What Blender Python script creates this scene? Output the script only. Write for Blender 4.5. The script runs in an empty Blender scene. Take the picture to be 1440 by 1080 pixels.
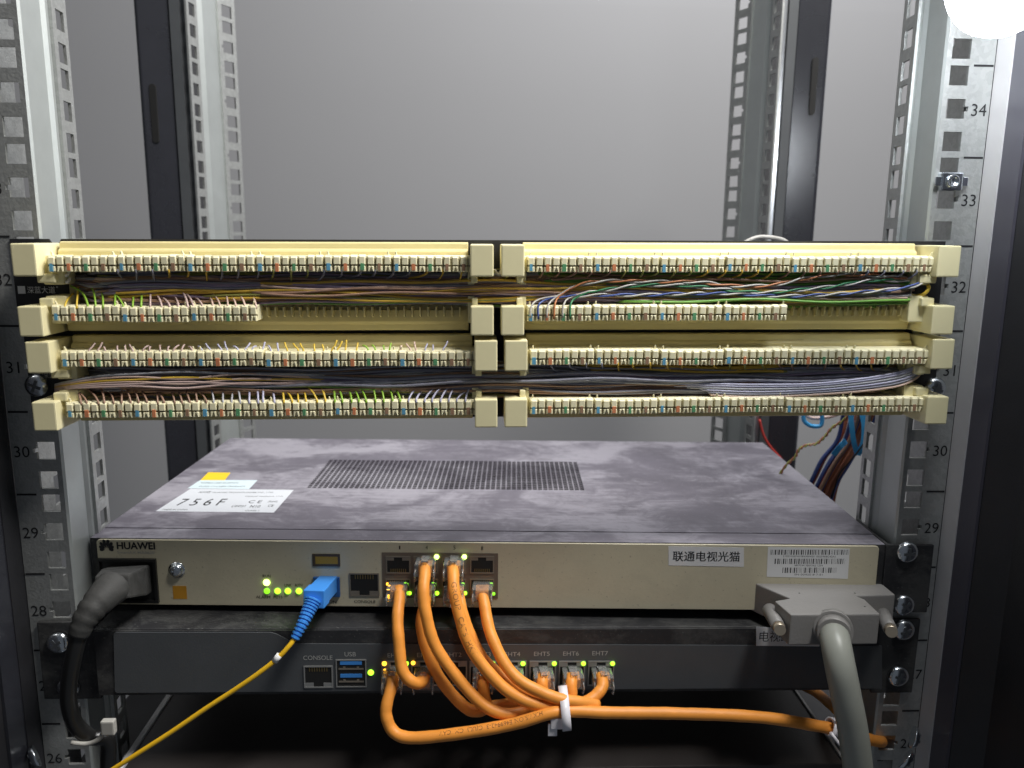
import bpy, bmesh, math, random
from mathutils import Vector, Matrix
random.seed(7)
SC = bpy.context.scene
COL = SC.collection
S = 0.001                                   # everything below is written in millimetres
# ------------------------------------------------------------------ camera
CAM = Vector((-7.698, -410.765, 113.318))
PITCH, YAW, ROLL, FPX = math.radians(10.651), math.radians(2.483), math.radians(0.601), 1120.0
cp, sp, cy, sy = math.cos(PITCH), math.sin(PITCH), math.cos(YAW), math.sin(YAW)
FW = Vector((sy*cp, cy*cp, -sp)); R0 = Vector((cy, -sy, 0)); U0 = R0.cross(FW)
RT = math.cos(ROLL)*R0 + math.sin(ROLL)*U0
UP = -math.sin(ROLL)*R0 + math.cos(ROLL)*U0
cam = bpy.data.cameras.new('camera'); camo = bpy.data.objects.new('camera', cam); COL.objects.link(camo)
cam.sensor_width = 36; cam.lens = 36*FPX/1440; cam.clip_start = 0.01; cam.clip_end = 50
m = Matrix((RT, UP, -FW)).transposed().to_4x4(); m.translation = CAM*S; camo.matrix_world = m
cam.dof.use_dof = True; cam.dof.focus_distance = 0.415; cam.dof.aperture_fstop = 11.0
SC.camera = camo
# ------------------------------------------------------------------ light
w = bpy.data.worlds.new("World"); SC.world = w; w.use_nodes = True
w.node_tree.nodes['Background'].inputs[0].default_value = (0.80, 0.88, 1.0, 1)
w.node_tree.nodes['Background'].inputs[1].default_value = 0.10
LAMP_POS = Vector((199, -80, 213)); LAMP_R = 20; LAMP_STRENGTH = 52.0
def area(name, loc, target, size, power, color):
    l = bpy.data.lights.new(name, 'AREA'); l.shape = 'RECTANGLE'; l.size, l.size_y = size; l.energy = power; l.color = color
    o = bpy.data.objects.new(name, l); COL.objects.link(o); o.location = Vector(loc)*S
    o.rotation_euler = (Vector(target)-Vector(loc)).to_track_quat('-Z', 'Y').to_euler(); return o
area('ceiling_light', (400, -235, 860), (20, 0, 20), (0.42, 0.16), 14.5, (1.0, 0.975, 0.93))
area('ceiling_light', (420, 330, 1100), (40, 620, 60), (0.7, 0.3), 11.5, (0.98, 0.985, 1.0))
SC.view_settings.view_transform = 'Standard'; SC.view_settings.look = 'None'
SC.view_settings.exposure = 0; SC.view_settings.gamma = 1; SC.view_settings.use_curve_mapping = False
SC.cycles.max_bounces = 6
# ------------------------------------------------------------------ pixel helpers (photo pixels -> a point at a known depth)
def ray(px, py): return FW + (px-720)/FPX*RT + (540-py)/FPX*UP
def at(px, py, Y):
    d = ray(px, py); return CAM + d*((Y-CAM.y)/d.y)
def atz(px, py, Z):
    d = ray(px, py); return CAM + d*((Z-CAM.z)/d.z)
# ------------------------------------------------------------------ materials
MATS = {}
def mat(name, c, rough=0.5, metal=0.0, vary=0.0, scale=60, bump=0.0, bscale=300, spec=0.5, emit=None, trans=0.0, voro=False, dust=0.0, dscale=25, dcol=(0.4, 0.39, 0.43), rvar=0.0, sss=0.0):
    if name in MATS: return MATS[name]
    M = bpy.data.materials.new(name); M.use_nodes = True; nt = M.node_tree; N = nt.nodes; L = nt.links
    b = N['Principled BSDF']; b.inputs['Base Color'].default_value = (*c, 1)
    b.inputs['Roughness'].default_value = rough; b.inputs['Metallic'].default_value = metal
    b.inputs['Specular IOR Level'].default_value = spec
    if trans: b.inputs['Transmission Weight'].default_value = trans
    if emit: b.inputs['Emission Color'].default_value = (*emit[0], 1); b.inputs['Emission Strength'].default_value = emit[1]
    tc = N.new('ShaderNodeTexCoord'); src = None
    if vary or dust or rvar:
        if voro:
            t = N.new('ShaderNodeTexVoronoi'); t.inputs['Scale'].default_value = scale; fac = t.outputs['Color']
            sep = N.new('ShaderNodeSeparateColor'); L.new(fac, sep.inputs[0]); fac = sep.outputs[0]
        else:
            t = N.new('ShaderNodeTexNoise'); t.inputs['Scale'].default_value = scale; t.inputs['Detail'].default_value = 6; t.inputs['Roughness'].default_value = 0.65
            fac = t.outputs['Fac']
        L.new(tc.outputs['Object'], t.inputs['Vector'])
        r = N.new('ShaderNodeMapRange'); r.inputs[1].default_value = 0.25; r.inputs[2].default_value = 0.75
        r.inputs[3].default_value = 1-vary; r.inputs[4].default_value = 1+vary
        L.new(fac, r.inputs[0])
        mx = N.new('ShaderNodeVectorMath'); mx.operation = 'SCALE'; mx.inputs[0].default_value = c
        L.new(r.outputs[0], mx.inputs['Scale']); src = mx.outputs[0]
        if rvar:
            r2 = N.new('ShaderNodeMapRange'); r2.inputs[3].default_value = max(0.05, rough-rvar); r2.inputs[4].default_value = min(1, rough+rvar)
            L.new(fac, r2.inputs[0]); L.new(r2.outputs[0], b.inputs['Roughness'])
        if dust:
            # smeared dust: stretched, distorted noise
            mp = N.new('ShaderNodeMapping'); mp.inputs['Scale'].default_value = (0.8, 1.0, 1.0); mp.inputs['Rotation'].default_value = (0, 0, 0.6)
            L.new(tc.outputs['Object'], mp.inputs[0])
            n1 = N.new('ShaderNodeTexNoise'); n1.inputs['Scale'].default_value = dscale; n1.inputs['Detail'].default_value = 7; n1.inputs['Roughness'].default_value = 0.62; n1.inputs['Distortion'].default_value = 0.7
            L.new(mp.outputs[0], n1.inputs['Vector'])
            cr = N.new('ShaderNodeMapRange'); cr.interpolation_type = 'SMOOTHSTEP'; cr.inputs[1].default_value = 0.40; cr.inputs[2].default_value = 0.66; cr.inputs[4].default_value = dust
            n3 = N.new('ShaderNodeTexNoise'); n3.inputs['Scale'].default_value = dscale*4.5; n3.inputs['Detail'].default_value = 8; n3.inputs['Roughness'].default_value = 0.7; n3.inputs['Distortion'].default_value = 2.2
            L.new(mp.outputs[0], n3.inputs['Vector'])
            n4 = N.new('ShaderNodeTexNoise'); n4.inputs['Scale'].default_value = 1.0; n4.inputs['Detail'].default_value = 5; n4.inputs['Roughness'].default_value = 0.7
            mp4 = N.new('ShaderNodeMapping'); mp4.inputs['Scale'].default_value = (dscale*2.2, dscale*26, dscale*8); mp4.inputs['Rotation'].default_value = (0, 0, -0.12); L.new(tc.outputs['Object'], mp4.inputs[0]); L.new(mp4.outputs[0], n4.inputs['Vector'])
            ad = N.new('ShaderNodeMath'); ad.operation = 'MULTIPLY_ADD'; L.new(n3.outputs['Fac'], ad.inputs[0]); ad.inputs[1].default_value = 0.42; L.new(n1.outputs['Fac'], ad.inputs[2])
            ae = N.new('ShaderNodeMath'); ae.operation = 'MULTIPLY_ADD'; L.new(n4.outputs['Fac'], ae.inputs[0]); ae.inputs[1].default_value = 0.30; L.new(ad.outputs[0], ae.inputs[2])
            sb = N.new('ShaderNodeMath'); sb.operation = 'SUBTRACT'; L.new(ae.outputs[0], sb.inputs[0]); sb.inputs[1].default_value = 0.36
            L.new(sb.outputs[0], cr.inputs[0])
            n2 = N.new('ShaderNodeTexNoise'); n2.inputs['Scale'].default_value = 700; n2.inputs['Detail'].default_value = 2
            L.new(tc.outputs['Object'], n2.inputs['Vector'])
            c2 = N.new('ShaderNodeMapRange'); c2.inputs[1].default_value = 0.67; c2.inputs[2].default_value = 0.74; c2.inputs[4].default_value = 0.55
            L.new(n2.outputs['Fac'], c2.inputs[0])
            mxx = N.new('ShaderNodeMath'); mxx.operation = 'MAXIMUM'; L.new(cr.outputs[0], mxx.inputs[0]); L.new(c2.outputs[0], mxx.inputs[1])
            mc = N.new('ShaderNodeMix'); mc.data_type = 'RGBA'; mc.inputs['B'].default_value = (*dcol, 1)
            L.new(mxx.outputs[0], mc.inputs['Factor']); L.new(src, mc.inputs['A']); src = mc.outputs['Result']
            ra = N.new('ShaderNodeMapRange'); ra.inputs[3].default_value = rough; ra.inputs[4].default_value = 0.9
            L.new(mxx.outputs[0], ra.inputs[0]); L.new(ra.outputs[0], b.inputs['Roughness'])
        L.new(src, b.inputs['Base Color'])
    if bump:
        nb = N.new('ShaderNodeTexNoise'); nb.inputs['Scale'].default_value = bscale; nb.inputs['Detail'].default_value = 4
        L.new(tc.outputs['Object'], nb.inputs['Vector'])
        bp = N.new('ShaderNodeBump'); bp.inputs['Strength'].default_value = bump; bp.inputs['Distance'].default_value = 0.0006
        L.new(nb.outputs['Fac'], bp.inputs['Height']); L.new(bp.outputs[0], b.inputs['Normal'])
    MATS[name] = M; return M
GALV = mat('galvanised_steel', (0.46, 0.47, 0.46), 0.5, 0.75, 0.055, 420, 0.4, 700, voro=True)
GALVS = mat('galvanised_smooth', (0.52, 0.55, 0.54), 0.48, 0.7, 0.07, 40, 0.05, 200)
BLACKP = mat('black_paint', (0.018, 0.018, 0.021), 0.5, 0, 0.2, 30, 0.15, 900, rvar=0.1)
COLP = mat('column_paint', (0.026, 0.027, 0.034), 0.24, 0, 0.2, 12, 0.12, 1400, spec=1.0)
GREYP = mat('grey_trim', (0.50, 0.49, 0.50), 0.5, 0, 0.06, 20)
PANELBLK = mat('panel_black', (0.016, 0.016, 0.018), 0.55, 0, 0.2, 40, 0.1, 800)
CREAM = mat('cream_plastic', (0.82, 0.75, 0.46), 0.42, 0, 0.05, 25, 0.05, 400, sss=0)
TAN = mat('base_plastic', (0.67, 0.58, 0.29), 0.48, 0, 0.06, 25, 0.05, 400)
CLIPM = mat('clip_plastic', (0.86, 0.80, 0.54), 0.45, 0, 0.08, 90, 0.08, 600)
SLOT = mat('slit_shade', (0.30, 0.25, 0.13), 0.6, 0.0, 0.3, 300)  # dark tone puts the shade of the clip slits into the contacts
MARK = [mat('mark_blue', (0.11, 0.33, 0.50), 0.5, 0, 0.2, 500), mat('mark_orange', (0.62, 0.22, 0.10), 0.5, 0, 0.2, 500),
        mat('mark_green', (0.10, 0.30, 0.14), 0.5, 0, 0.2, 500), mat('mark_brown', (0.30, 0.18, 0.11), 0.5, 0, 0.2, 500)]
DEVTOP = mat('dusty_purple_black', (0.125, 0.115, 0.140), 0.5, 0, 0.25, 18, 0.1, 900, dust=0.72, dscale=15, dcol=(0.34, 0.325, 0.365))
DEVBLK = mat('device_black', (0.022, 0.022, 0.024), 0.5, 0, 0.2, 40, 0.1, 900, dust=0.25, dscale=50, dcol=(0.16, 0.16, 0.15))
BEIGE = mat('beige_paint', (0.56, 0.51, 0.37), 0.42, 0, 0.07, 9, 0.1, 700, dust=0.12, dscale=60, dcol=(0.3, 0.27, 0.2))
CHAR = mat('charcoal_paint', (0.075, 0.08, 0.086), 0.45, 0, 0.1, 30, 0.1, 1200)
INK = mat('ink', (0.012, 0.012, 0.014), 0.6)
GINK = mat('grey_ink', (0.30, 0.30, 0.30), 0.6)
LINK = mat('light_ink', (0.42, 0.42, 0.40), 0.6)
WINK = mat('white_ink', (0.75, 0.75, 0.75), 0.6)
PAPER = mat('white_paper', (0.72, 0.72, 0.72), 0.6, 0, 0.03, 30)
PAPERG = mat('foil_label', (0.62, 0.64, 0.68), 0.45, 0, 0.05, 30)
YEL = mat('yellow_sticker', (0.85, 0.56, 0.02), 0.5, 0, 0.08, 40)
ORST = mat('orange_sticker', (0.55, 0.26, 0.02), 0.5, 0, 0.15, 80)
CHROME = mat('zinc_screw', (0.66, 0.70, 0.74), 0.2, 1.0, 0.1, 200, 0.1, 500)
HOLE = mat('dark_inside', (0.008, 0.008, 0.008), 0.8)
PORTM = mat('port_shield', (0.30, 0.26, 0.21), 0.4, 0.6, 0.1, 200)
GOLD = mat('gold_contact', (0.22, 0.16, 0.06), 0.4, 0.6)
ORANGE = mat('orange_jacket', (0.80, 0.30, 0.045), 0.5, 0, 0.12, 60, 0.15, 220)
ORBOOT = mat('orange_core', (0.86, 0.36, 0.08), 0.4, 0, 0.05, 40)
CLEAR = mat('clear_plastic', (0.86, 0.86, 0.84), 0.12, 0, 0, trans=0.85)
TIE = mat('white_nylon', (0.78, 0.76, 0.80), 0.25)
GREYTIE = mat('grey_nylon', (0.40, 0.39, 0.36), 0.35)  # plain grey nylon, darker than the other ties
BLUEC = mat('blue_plastic', (0.05, 0.26, 0.72), 0.35, 0, 0.05, 60)
BLUED = mat('blue_dark', (0.02, 0.09, 0.28), 0.4)
YFIB = mat('yellow_fibre', (0.78, 0.46, 0.015), 0.4)
GREYPL = mat('grey_plastic', (0.26, 0.25, 0.24), 0.45, 0, 0.06, 40, 0.2, 700)
GREYCB = mat('grey_cable', (0.30, 0.31, 0.275), 0.4, 0, 0.06, 20, 0.1, 60)
PLUGB = mat('dusty_plug', (0.03, 0.03, 0.029), 0.65, 0, 0.3, 60, 0.3, 400, dust=0.5, dscale=120, dcol=(0.055, 0.054, 0.052))
BLKC = mat('black_cable', (0.012, 0.012, 0.012), 0.3)
GLED = mat('green_led', (0.2, 0.6, 0.05), 0.3, emit=((0.38, 1.0, 0.03), 2.6))
GLEDB = mat('green_led_bright', (0.2, 0.6, 0.05), 0.3, emit=((0.62, 1.0, 0.18), 5.0))
GLEDD = mat('green_led_dim', (0.2, 0.6, 0.05), 0.3, emit=((0.30, 0.95, 0.02), 1.2))
OLED = mat('orange_led', (0.7, 0.3, 0.02), 0.3, emit=((1.0, 0.45, 0.03), 3.5))
LAMPM = mat('lamp_glow', (1, 1, 1), 0.4, emit=((0.90, 0.95, 1.0), LAMP_STRENGTH))
WALLM = mat('grey_wall', (0.295, 0.295, 0.305), 0.8, 0, 0.015, 3)
LOWBOX = mat('dark_box', (0.03, 0.026, 0.025), 0.38, 0, 0.2, 20, 0.08, 700, rvar=0.08)
BARE = mat('bare_metal', (0.42, 0.42, 0.41), 0.4, 0.6, 0.1, 80)
WIRES = {k: mat('wire_'+k, v, 0.42, 0, 0.1, 80) for k, v in dict(
    slate=(0.27, 0.27, 0.33), purple=(0.33, 0.26, 0.38), brown=(0.33, 0.20, 0.14), tan=(0.66, 0.48, 0.40), mustard=(0.66, 0.43, 0.06),
    olive=(0.30, 0.30, 0.08), green=(0.16, 0.36, 0.06), lime=(0.28, 0.50, 0.05), grey=(0.45, 0.45, 0.48), lilac=(0.52, 0.51, 0.66), pink=(0.62, 0.46, 0.42),
    white=(0.52, 0.50, 0.46), blue=(0.06, 0.10, 0.32), orange=(0.52, 0.20, 0.08), kelly=(0.03, 0.20, 0.08), yellow=(0.75, 0.52, 0.06), red=(0.55, 0.05, 0.04),
    navy=(0.035, 0.06, 0.20), sky=(0.06, 0.36, 0.70), umber=(0.36, 0.13, 0.07), black=(0.02, 0.02, 0.02)).items()}
# ------------------------------------------------------------------ mesh helpers
class MB:
    def __init__(s): s.v = []; s.f = []; s.mi = []; s.sm = []
    def add(s, vs, fs, mi=0, smooth=False):
        o = len(s.v); s.v += [Vector(v) for v in vs]
        for f in fs: s.f.append([i+o for i in f]); s.mi.append(mi); s.sm.append(smooth)
        return s
    def box(s, x0, x1, y0, y1, z0, z1, mi=0, M=None):
        vs = [Vector((x, y, z)) for z in (z0, z1) for y in (y0, y1) for x in (x0, x1)]
        if M is not None: vs = [M @ v for v in vs]
        return s.add(vs, [(0,2,3,1),(4,5,7,6),(0,1,5,4),(2,6,7,3),(0,4,6,2),(1,3,7,5)], mi)
    def prism(s, poly, axis, a, b, mi=0, M=None):
        # poly: 2-D outline; extruded along axis ('x','y','z') from a to b
        def P(p, t): return Vector({'x': (t, p[0], p[1]), 'y': (p[0], t, p[1]), 'z': (p[0], p[1], t)}[axis])
        n = len(poly); vs = [P(p, a) for p in poly]+[P(p, b) for p in poly]
        if M is not None: vs = [M @ v for v in vs]
        return s.add(vs, [tuple(range(n))[::-1], tuple(range(n, 2*n))]+[(i, (i+1) % n, n+(i+1) % n, n+i) for i in range(n)], mi)
    def frustum(s, b, t, mi=0):
        # b, t: 4 corner points each
        return s.add(list(b)+list(t), [(3,2,1,0),(4,5,6,7),(0,1,5,4),(1,2,6,5),(2,3,7,6),(3,0,4,7)], mi)
    def tube(s, pts, r, n=8, mi=0, cap=True, smooth=True):
        pts = [Vector(p) for p in pts]; k = len(pts); rs = r if isinstance(r, (list, tuple)) else [r]*k
        T = [(pts[min(i+1, k-1)]-pts[max(i-1, 0)]).normalized() for i in range(k)]
        a = Vector((0, 0, 1)) if abs(T[0].z) < 0.9 else Vector((1, 0, 0)); nr = (a-T[0]*a.dot(T[0])).normalized()
        vs = []
        for i in range(k):
            nr = (nr-T[i]*nr.dot(T[i])).normalized(); bn = T[i].cross(nr)
            for j in range(n):
                t = 2*math.pi*j/n; vs.append(pts[i]+(nr*math.cos(t)+bn*math.sin(t))*rs[i])
        fs = [(i*n+j, i*n+(j+1) % n, (i+1)*n+(j+1) % n, (i+1)*n+j) for i in range(k-1) for j in range(n)]
        s.add(vs, fs, mi, smooth)
        if cap: 
            o = len(s.v)-len(vs)
            s.f.append([o+j for j in range(n)][::-1]); s.f.append([o+(k-1)*n+j for j in range(n)]); s.mi += [mi, mi]; s.sm += [False, False]
        return s
    def lathe(s, prof, n=16, M=None, mi=0, smooth=True):
        # prof: (radius, y) pairs round the y axis
        vs = []; k = len(prof)
        for r, y in prof:
            for j in range(n):
                t = 2*math.pi*j/n; vs.append(Vector((r*math.cos(t), y, r*math.sin(t))))
        if M is not None: vs = [M @ v for v in vs]
        s.add(vs, [(i*n+j, i*n+(j+1) % n, (i+1)*n+(j+1) % n, (i+1)*n+j) for i in range(k-1) for j in range(n)], mi, smooth)
        o = len(s.v)-len(vs); s.f.append([o+j for j in range(n)]); s.f.append([o+(k-1)*n+j for j in range(n)][::-1]); s.mi += [mi]*2; s.sm += [False]*2
        return s
    def mesh(s, name, mats, bevel=0, seg=2, solid=0):
        bm = bmesh.new(); bv = [bm.verts.new(v*S) for v in s.v]
        for f, i, k in zip(s.f, s.mi, s.sm):
            try: F = bm.faces.new([bv[j] for j in f]); F.material_index = i; F.smooth = k
            except ValueError: pass
        bmesh.ops.recalc_face_normals(bm, faces=bm.faces[:])
        if bevel:
            ed = [e for e in bm.edges if len(e.link_faces) == 2 and e.calc_face_angle(0) > 0.6]
            bmesh.ops.bevel(bm, geom=ed, offset=bevel*S, segments=seg, profile=0.6, affect='EDGES', clamp_overlap=True)
        me = bpy.data.meshes.new(name); bm.to_mesh(me); bm.free()
        for m in (mats if isinstance(mats, (list, tuple)) else [mats]): me.materials.append(m)
        return me
    def build(s, name, mats, parent=None, **k): return link(name, s.mesh(name, mats, **k), parent)
def link(name, me, parent=None):
    o = bpy.data.objects.new(name, me); COL.objects.link(o)
    if parent is not None: o.parent = parent
    return o
def tag(o, label=None, cat=None, group=None, kind=None):
    for k, v in (('label', label), ('category', cat), ('group', group), ('kind', kind)):
        if v: o[k] = v
    return o
def thing(name, label, cat, loc=(0, 0, 0), rot=None, group=None):
    o = bpy.data.objects.new(name, None); COL.objects.link(o); o.empty_display_size = 0.01
    o.location = Vector(loc)*S
    if rot is not None: o.rotation_euler = rot.to_euler()
    return tag(o, label, cat, group)
def spline(pts, per=8):
    P = [Vector(p) for p in pts]; P = [P[0]*2-P[1]]+P+[P[-1]*2-P[-2]]; out = []
    for i in range(1, len(P)-2):
        a, b, c, d = P[i-1:i+3]
        for j in range(per):
            t = j/per; out.append(0.5*((2*b)+(c-a)*t+(2*a-5*b+4*c-d)*t*t+(3*b-a-3*c+d)*t**3))
    out.append(P[-2]); return out
_tx = {}
def text2d(s, size):
    if s not in _tx:
        c = bpy.data.curves.new('t', 'FONT'); c.body = s; c.size = 1; c.resolution_u = 3
        o = bpy.data.objects.new('t', c); COL.objects.link(o)
        dg = bpy.context.evaluated_depsgraph_get(); e = o.evaluated_get(dg); me = e.to_mesh()
        _tx[s] = ([(v.co.x, v.co.y) for v in me.vertices], [tuple(p.vertices) for p in me.polygons]); e.to_mesh_clear()
        bpy.data.objects.remove(o); bpy.data.curves.remove(c)
    v, f = _tx[s]; 
    if not v: return [], [], 0, 0
    x0 = min(a for a, _ in v); x1 = max(a for a, _ in v); y0 = min(b for _, b in v); y1 = max(b for _, b in v)
    k = size/(y1-y0)
    return [((a-x0)*k, (b-y0)*k) for a, b in v], f, (x1-x0)*k, size
def put_text(mb, s, o, xa, ya, height, width=None, mi=0, align='c', bold=0.0):
    # flat lettering, centred on o; xa / ya unit vectors in its plane
    v, f, wd, h = text2d(s, height); o = Vector(o); xa = Vector(xa); ya = Vector(ya)
    if not v: return
    kx = width/wd if width else 1.0; wd *= kx
    ox = {'c': -wd/2, 'l': 0, 'r': -wd}[align]
    mb.add([o+xa*(a*kx+ox)+ya*(b-h/2) for a, b in v], f, mi)
X, Yv, Z = Vector((1, 0, 0)), Vector((0, 1, 0)), Vector((0, 0, 1))
class Frame:
    """a thing's own axes in the room; hit() drops a photo pixel on its local plane y = yl (or z = zl)"""
    def __init__(s, o, yaw=0, roll=0, pitch=0):
        s.o = Vector(o); s.R = Matrix.Rotation(math.radians(yaw), 3, 'Z') @ Matrix.Rotation(math.radians(roll), 3, 'Y') @ Matrix.Rotation(math.radians(pitch), 3, 'X'); s.I = s.R.transposed()
    def loc(s, p): return s.I @ (Vector(p)-s.o)
    def hit(s, px, py, yl=0):
        c = s.I @ (CAM-s.o); d = s.I @ ray(px, py); return c+d*((yl-c.y)/d.y)
    def hitz(s, px, py, zl):
        c = s.I @ (CAM-s.o); d = s.I @ ray(px, py); return c+d*((zl-c.z)/d.z)
# ------------------------------------------------------------------ wall behind
wb = MB(); wb.prism([(700, -1200)]+[(700+0.0009*k*k*25/9, 290+k*4) for k in range(0, 31)]+[(787, 2000), (900, 2000), (900, -1200)], 'x', -2200, 2200)
tag(wb.build('wall', WALLM), kind='structure')
# ------------------------------------------------------------------ rack posts
U = 44.45
def strip(mb, path, z0, z1, holes, hs, hh, notch=0, mi=0, th=1.8):
    """sheet following two plan points path[0]->path[1]; square holes along its middle"""
    (xa, ya), (xb, yb) = path; ln = math.hypot(xb-xa, yb-ya); c = hs[0]; ss = [0, c-hs[1], c+hs[1], ln]
    ns = None
    if notch: ns = (c+hs[1], c+hs[1]+1.8) if notch > 0 else (c-hs[1]-1.8, c-hs[1]); ss = sorted(set(ss+list(ns)))
    zs = {z0, z1}
    for z, n in holes:
        zs |= {z-hh, z+hh}
        if n and notch: zs |= {z-1.2, z+1.2}
    zs = sorted(z for z in zs if z0 <= z <= z1); nx = (yb-ya)/ln, -(xb-xa)/ln
    cell = {}
    for i in range(len(ss)-1):
        for j in range(len(zs)-1):
            sm, zm = (ss[i]+ss[i+1])/2, (zs[j]+zs[j+1])/2; solid = True
            for z, n in holes:
                if abs(sm-c) < hs[1] and abs(zm-z) < hh: solid = False; break
                if n and ns and ns[0] < sm < ns[1] and abs(zm-z) < 1.2: solid = False; break
            cell[i, j] = solid
    def P(s_, z, t): return Vector((xa+(xb-xa)*s_/ln+nx[0]*t, ya+(yb-ya)*s_/ln+nx[1]*t, z))
    for (i, j), so in cell.items():
        if not so: continue
        a, b, c0, d = ss[i], ss[i+1], zs[j], zs[j+1]
        for t in (0, th): mb.add([P(a, c0, t), P(b, c0, t), P(b, d, t), P(a, d, t)], [(0, 1, 2, 3)], mi)
        for di, dj, e in ((-1, 0, ((a, c0), (a, d))), (1, 0, ((b, c0), (b, d))), (0, -1, ((a, c0), (b, c0))), (0, 1, ((a, d), (b, d)))):
            if not cell.get((i+di, j+dj), False):
                (s1, z1_), (s2, z2_) = e; mb.add([P(s1, z1_, 0), P(s2, z2_, 0), P(s2, z2_, th), P(s1, z1_, th)], [(0, 1, 2, 3)], mi)
def uz(u): return (u-30)*U
ZB, ZT = uz(23)-22, uz(38)+22
HOLES = [(uz(u)+d, d == 0) for u in range(23, 39) for d in (-15.9, 0, 15.9)]
def post(sx, front, label):
    t = thing('rack_post', label, 'rack post', (0, 0, 0), group='upright posts of the open rack')
    A = lambda x, y: (sx*x, y)
    if front:
        f = MB(); strip(f, (A(225.2, 0), A(250, 0)), ZB, ZT, HOLES, (7.3, 4.75), 4.75, notch=1, th=-1.8 if sx > 0 else 1.8); f.build('front_flange', GALV, t)
        g = MB(); wt = 1.8
        g.prism([A(225.2, 0), A(224.2, 1.2), A(224.4, 19.5), A(222.8, 21.5), A(222.8, 24), A(224.4, 24), A(226.4, 20), A(227, 2)], 'z', ZB, ZT)
        g.build('side_web', GALVS, t)
        h = MB(); strip(h, (A(222.8, 24.1), A(224, 41.5)), ZB, ZT, [(z-4, 0) for z, _ in HOLES], (9.0, 4.6), 4.9, th=1.6 if sx < 0 else -1.6); h.build('perforated_flange', GALV, t)
        tk = MB()
        for u in range(24, 38):
            z = uz(u)+U/2-1.5; tk.box(*sorted((sx*239.5, sx*249.5)), -0.25, -0.05, z-0.5, z+0.5)
        tk.build('unit_tick', INK, t)['kind'] = 'stuff'
        for u in range(25, 37):
            n = MB(); put_text(n, str(u), (sx*244.6, -0.2, uz(u)-0.5), X, Z, 6.0); n.build('unit_number', INK, t)
    else:
        pa = [(238, 266), (235.5, 283), (231.5, 288), (226.5, 309), (217.5, 326)]
        h = MB(); strip(h, (A(*pa[0]), A(*pa[1])), ZB, ZT, [(z+3, 0) for z, _ in HOLES], (8.5, 4.7), 4.8, th=1.6 if sx < 0 else -1.6); h.build('perforated_flange', GALV, t)
        g = MB(); g.prism([A(*pa[1]), A(*pa[2]), A(*pa[3]), A(pa[3][0]+2, pa[3][1]), A(pa[2][0]+2, pa[2][1]+0.5), A(pa[1][0]+2, pa[1][1])], 'z', ZB, ZT); g.build('side_web', GALVS, t)
        f = MB(); strip(f, (A(*pa[3]), A(*pa[4])), ZB, ZT, HOLES, (9.8, 5.6), 4.75, notch=-1, th=1.6 if sx < 0 else -1.6); f.build('numbered_flange', GALV, t)
    return t
post(-1, True, 'front left galvanised rack post with square holes and unit numbers')
post(1, True, 'front right galvanised rack post beneath the glowing lamp')
post(-1, False, 'rear left galvanised rack post beside the unlit black column')
post(1, False, 'rear right galvanised rack post dappled with light spots')
# outer brackets seen through the holes
for sx, lb in ((-1, 'galvanised bracket plate behind the holes of the left front post'), (1, 'galvanised bracket plate behind the holes of the right front post')):
    b = MB(); strip(b, ((sx*259, 34), (sx*259, 92)), ZB, ZT, [(uz(u)+6, 0) for u in range(23, 39)], (22, 6), 9, th=2 if sx < 0 else -2)
    tag(b.build('bracket_plate', GALV), lb, 'bracket', 'brackets outside the front posts')
# ------------------------------------------------------------------ cabinet columns
def column(sx, front, label):
    t = thing('cabinet_column', label, 'cabinet column', group='black corner columns of the cabinet')
    A = lambda x: sx*x
    if front:
        b = MB(); b.prism([(A(252.6), -28), (A(262), -42), (A(262), -150), (A(330), -150), (A(330), 40), (A(262), 40), (A(262), 2), (A(252.6), 2)], 'z', ZB, ZT); b.build('column_body', BLACKP, t, bevel=1.2)
        e = MB(); e.box(*sorted((A(250.4), A(252.5))), -13, 0, ZB, ZT); e.build('edge_trim', GREYP if sx > 0 else BLACKP, t)
        e2 = MB(); e2.box(*sorted((A(250.9), A(252.5))), -27.5, -13.1, ZB, ZT); e2.build('edge_trim', mat('violet_trim', (0.075, 0.072, 0.09), 0.4) if sx > 0 else COLP, t)
    else:
        b = MB(); b.prism([(A(251), 270.5), (A(252), 269.6), (A(274), 264), (A(276.5), 265.5), (A(276.5), 330), (A(251), 330)], 'z', ZB, ZT); b.build('column_body', COLP, t, bevel=1.0)
        g = MB(); g.box(*sorted((A(243), A(250.6))), 268, 272, ZB, ZT); g.build('edge_trim', CHAR, t)
        g = MB(); g.prism([(A(237.8), 272.4), (A(242.6), 271.2), (A(242.6), 274), (A(237.8), 274)], 'z', ZB, ZT); g.build('edge_trim', mat('lamplit_zinc', (0.75, 0.76, 0.78), 0.3, 1.0, 0.1, 60) if sx > 0 else CHAR, t)  # right strip's bright metal and tilted face stand in for lamp glare
        for zc in ((-130, 235) if sx > 0 else (-130, 205)):
            q = MB(); pts = []
            for k in range(16):
                a = 2*math.pi*k/16; pts.append((A(266.5)+2.6*math.cos(a), zc+(20 if math.sin(a) >= 0 else -20)+2.6*math.sin(a)))
            q.prism(pts, 'y', 264.6, 269.2); q.build('slot', HOLE, t)
column(-1, True, 'black front column along the left picture edge')
column(1, True, 'black front column with pale trim along the right picture edge')
column(-1, False, 'dark rear column left of the grey wall, away from the lamp')
column(1, False, 'rear column with a vertical slot catching a bright highlight')
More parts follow.
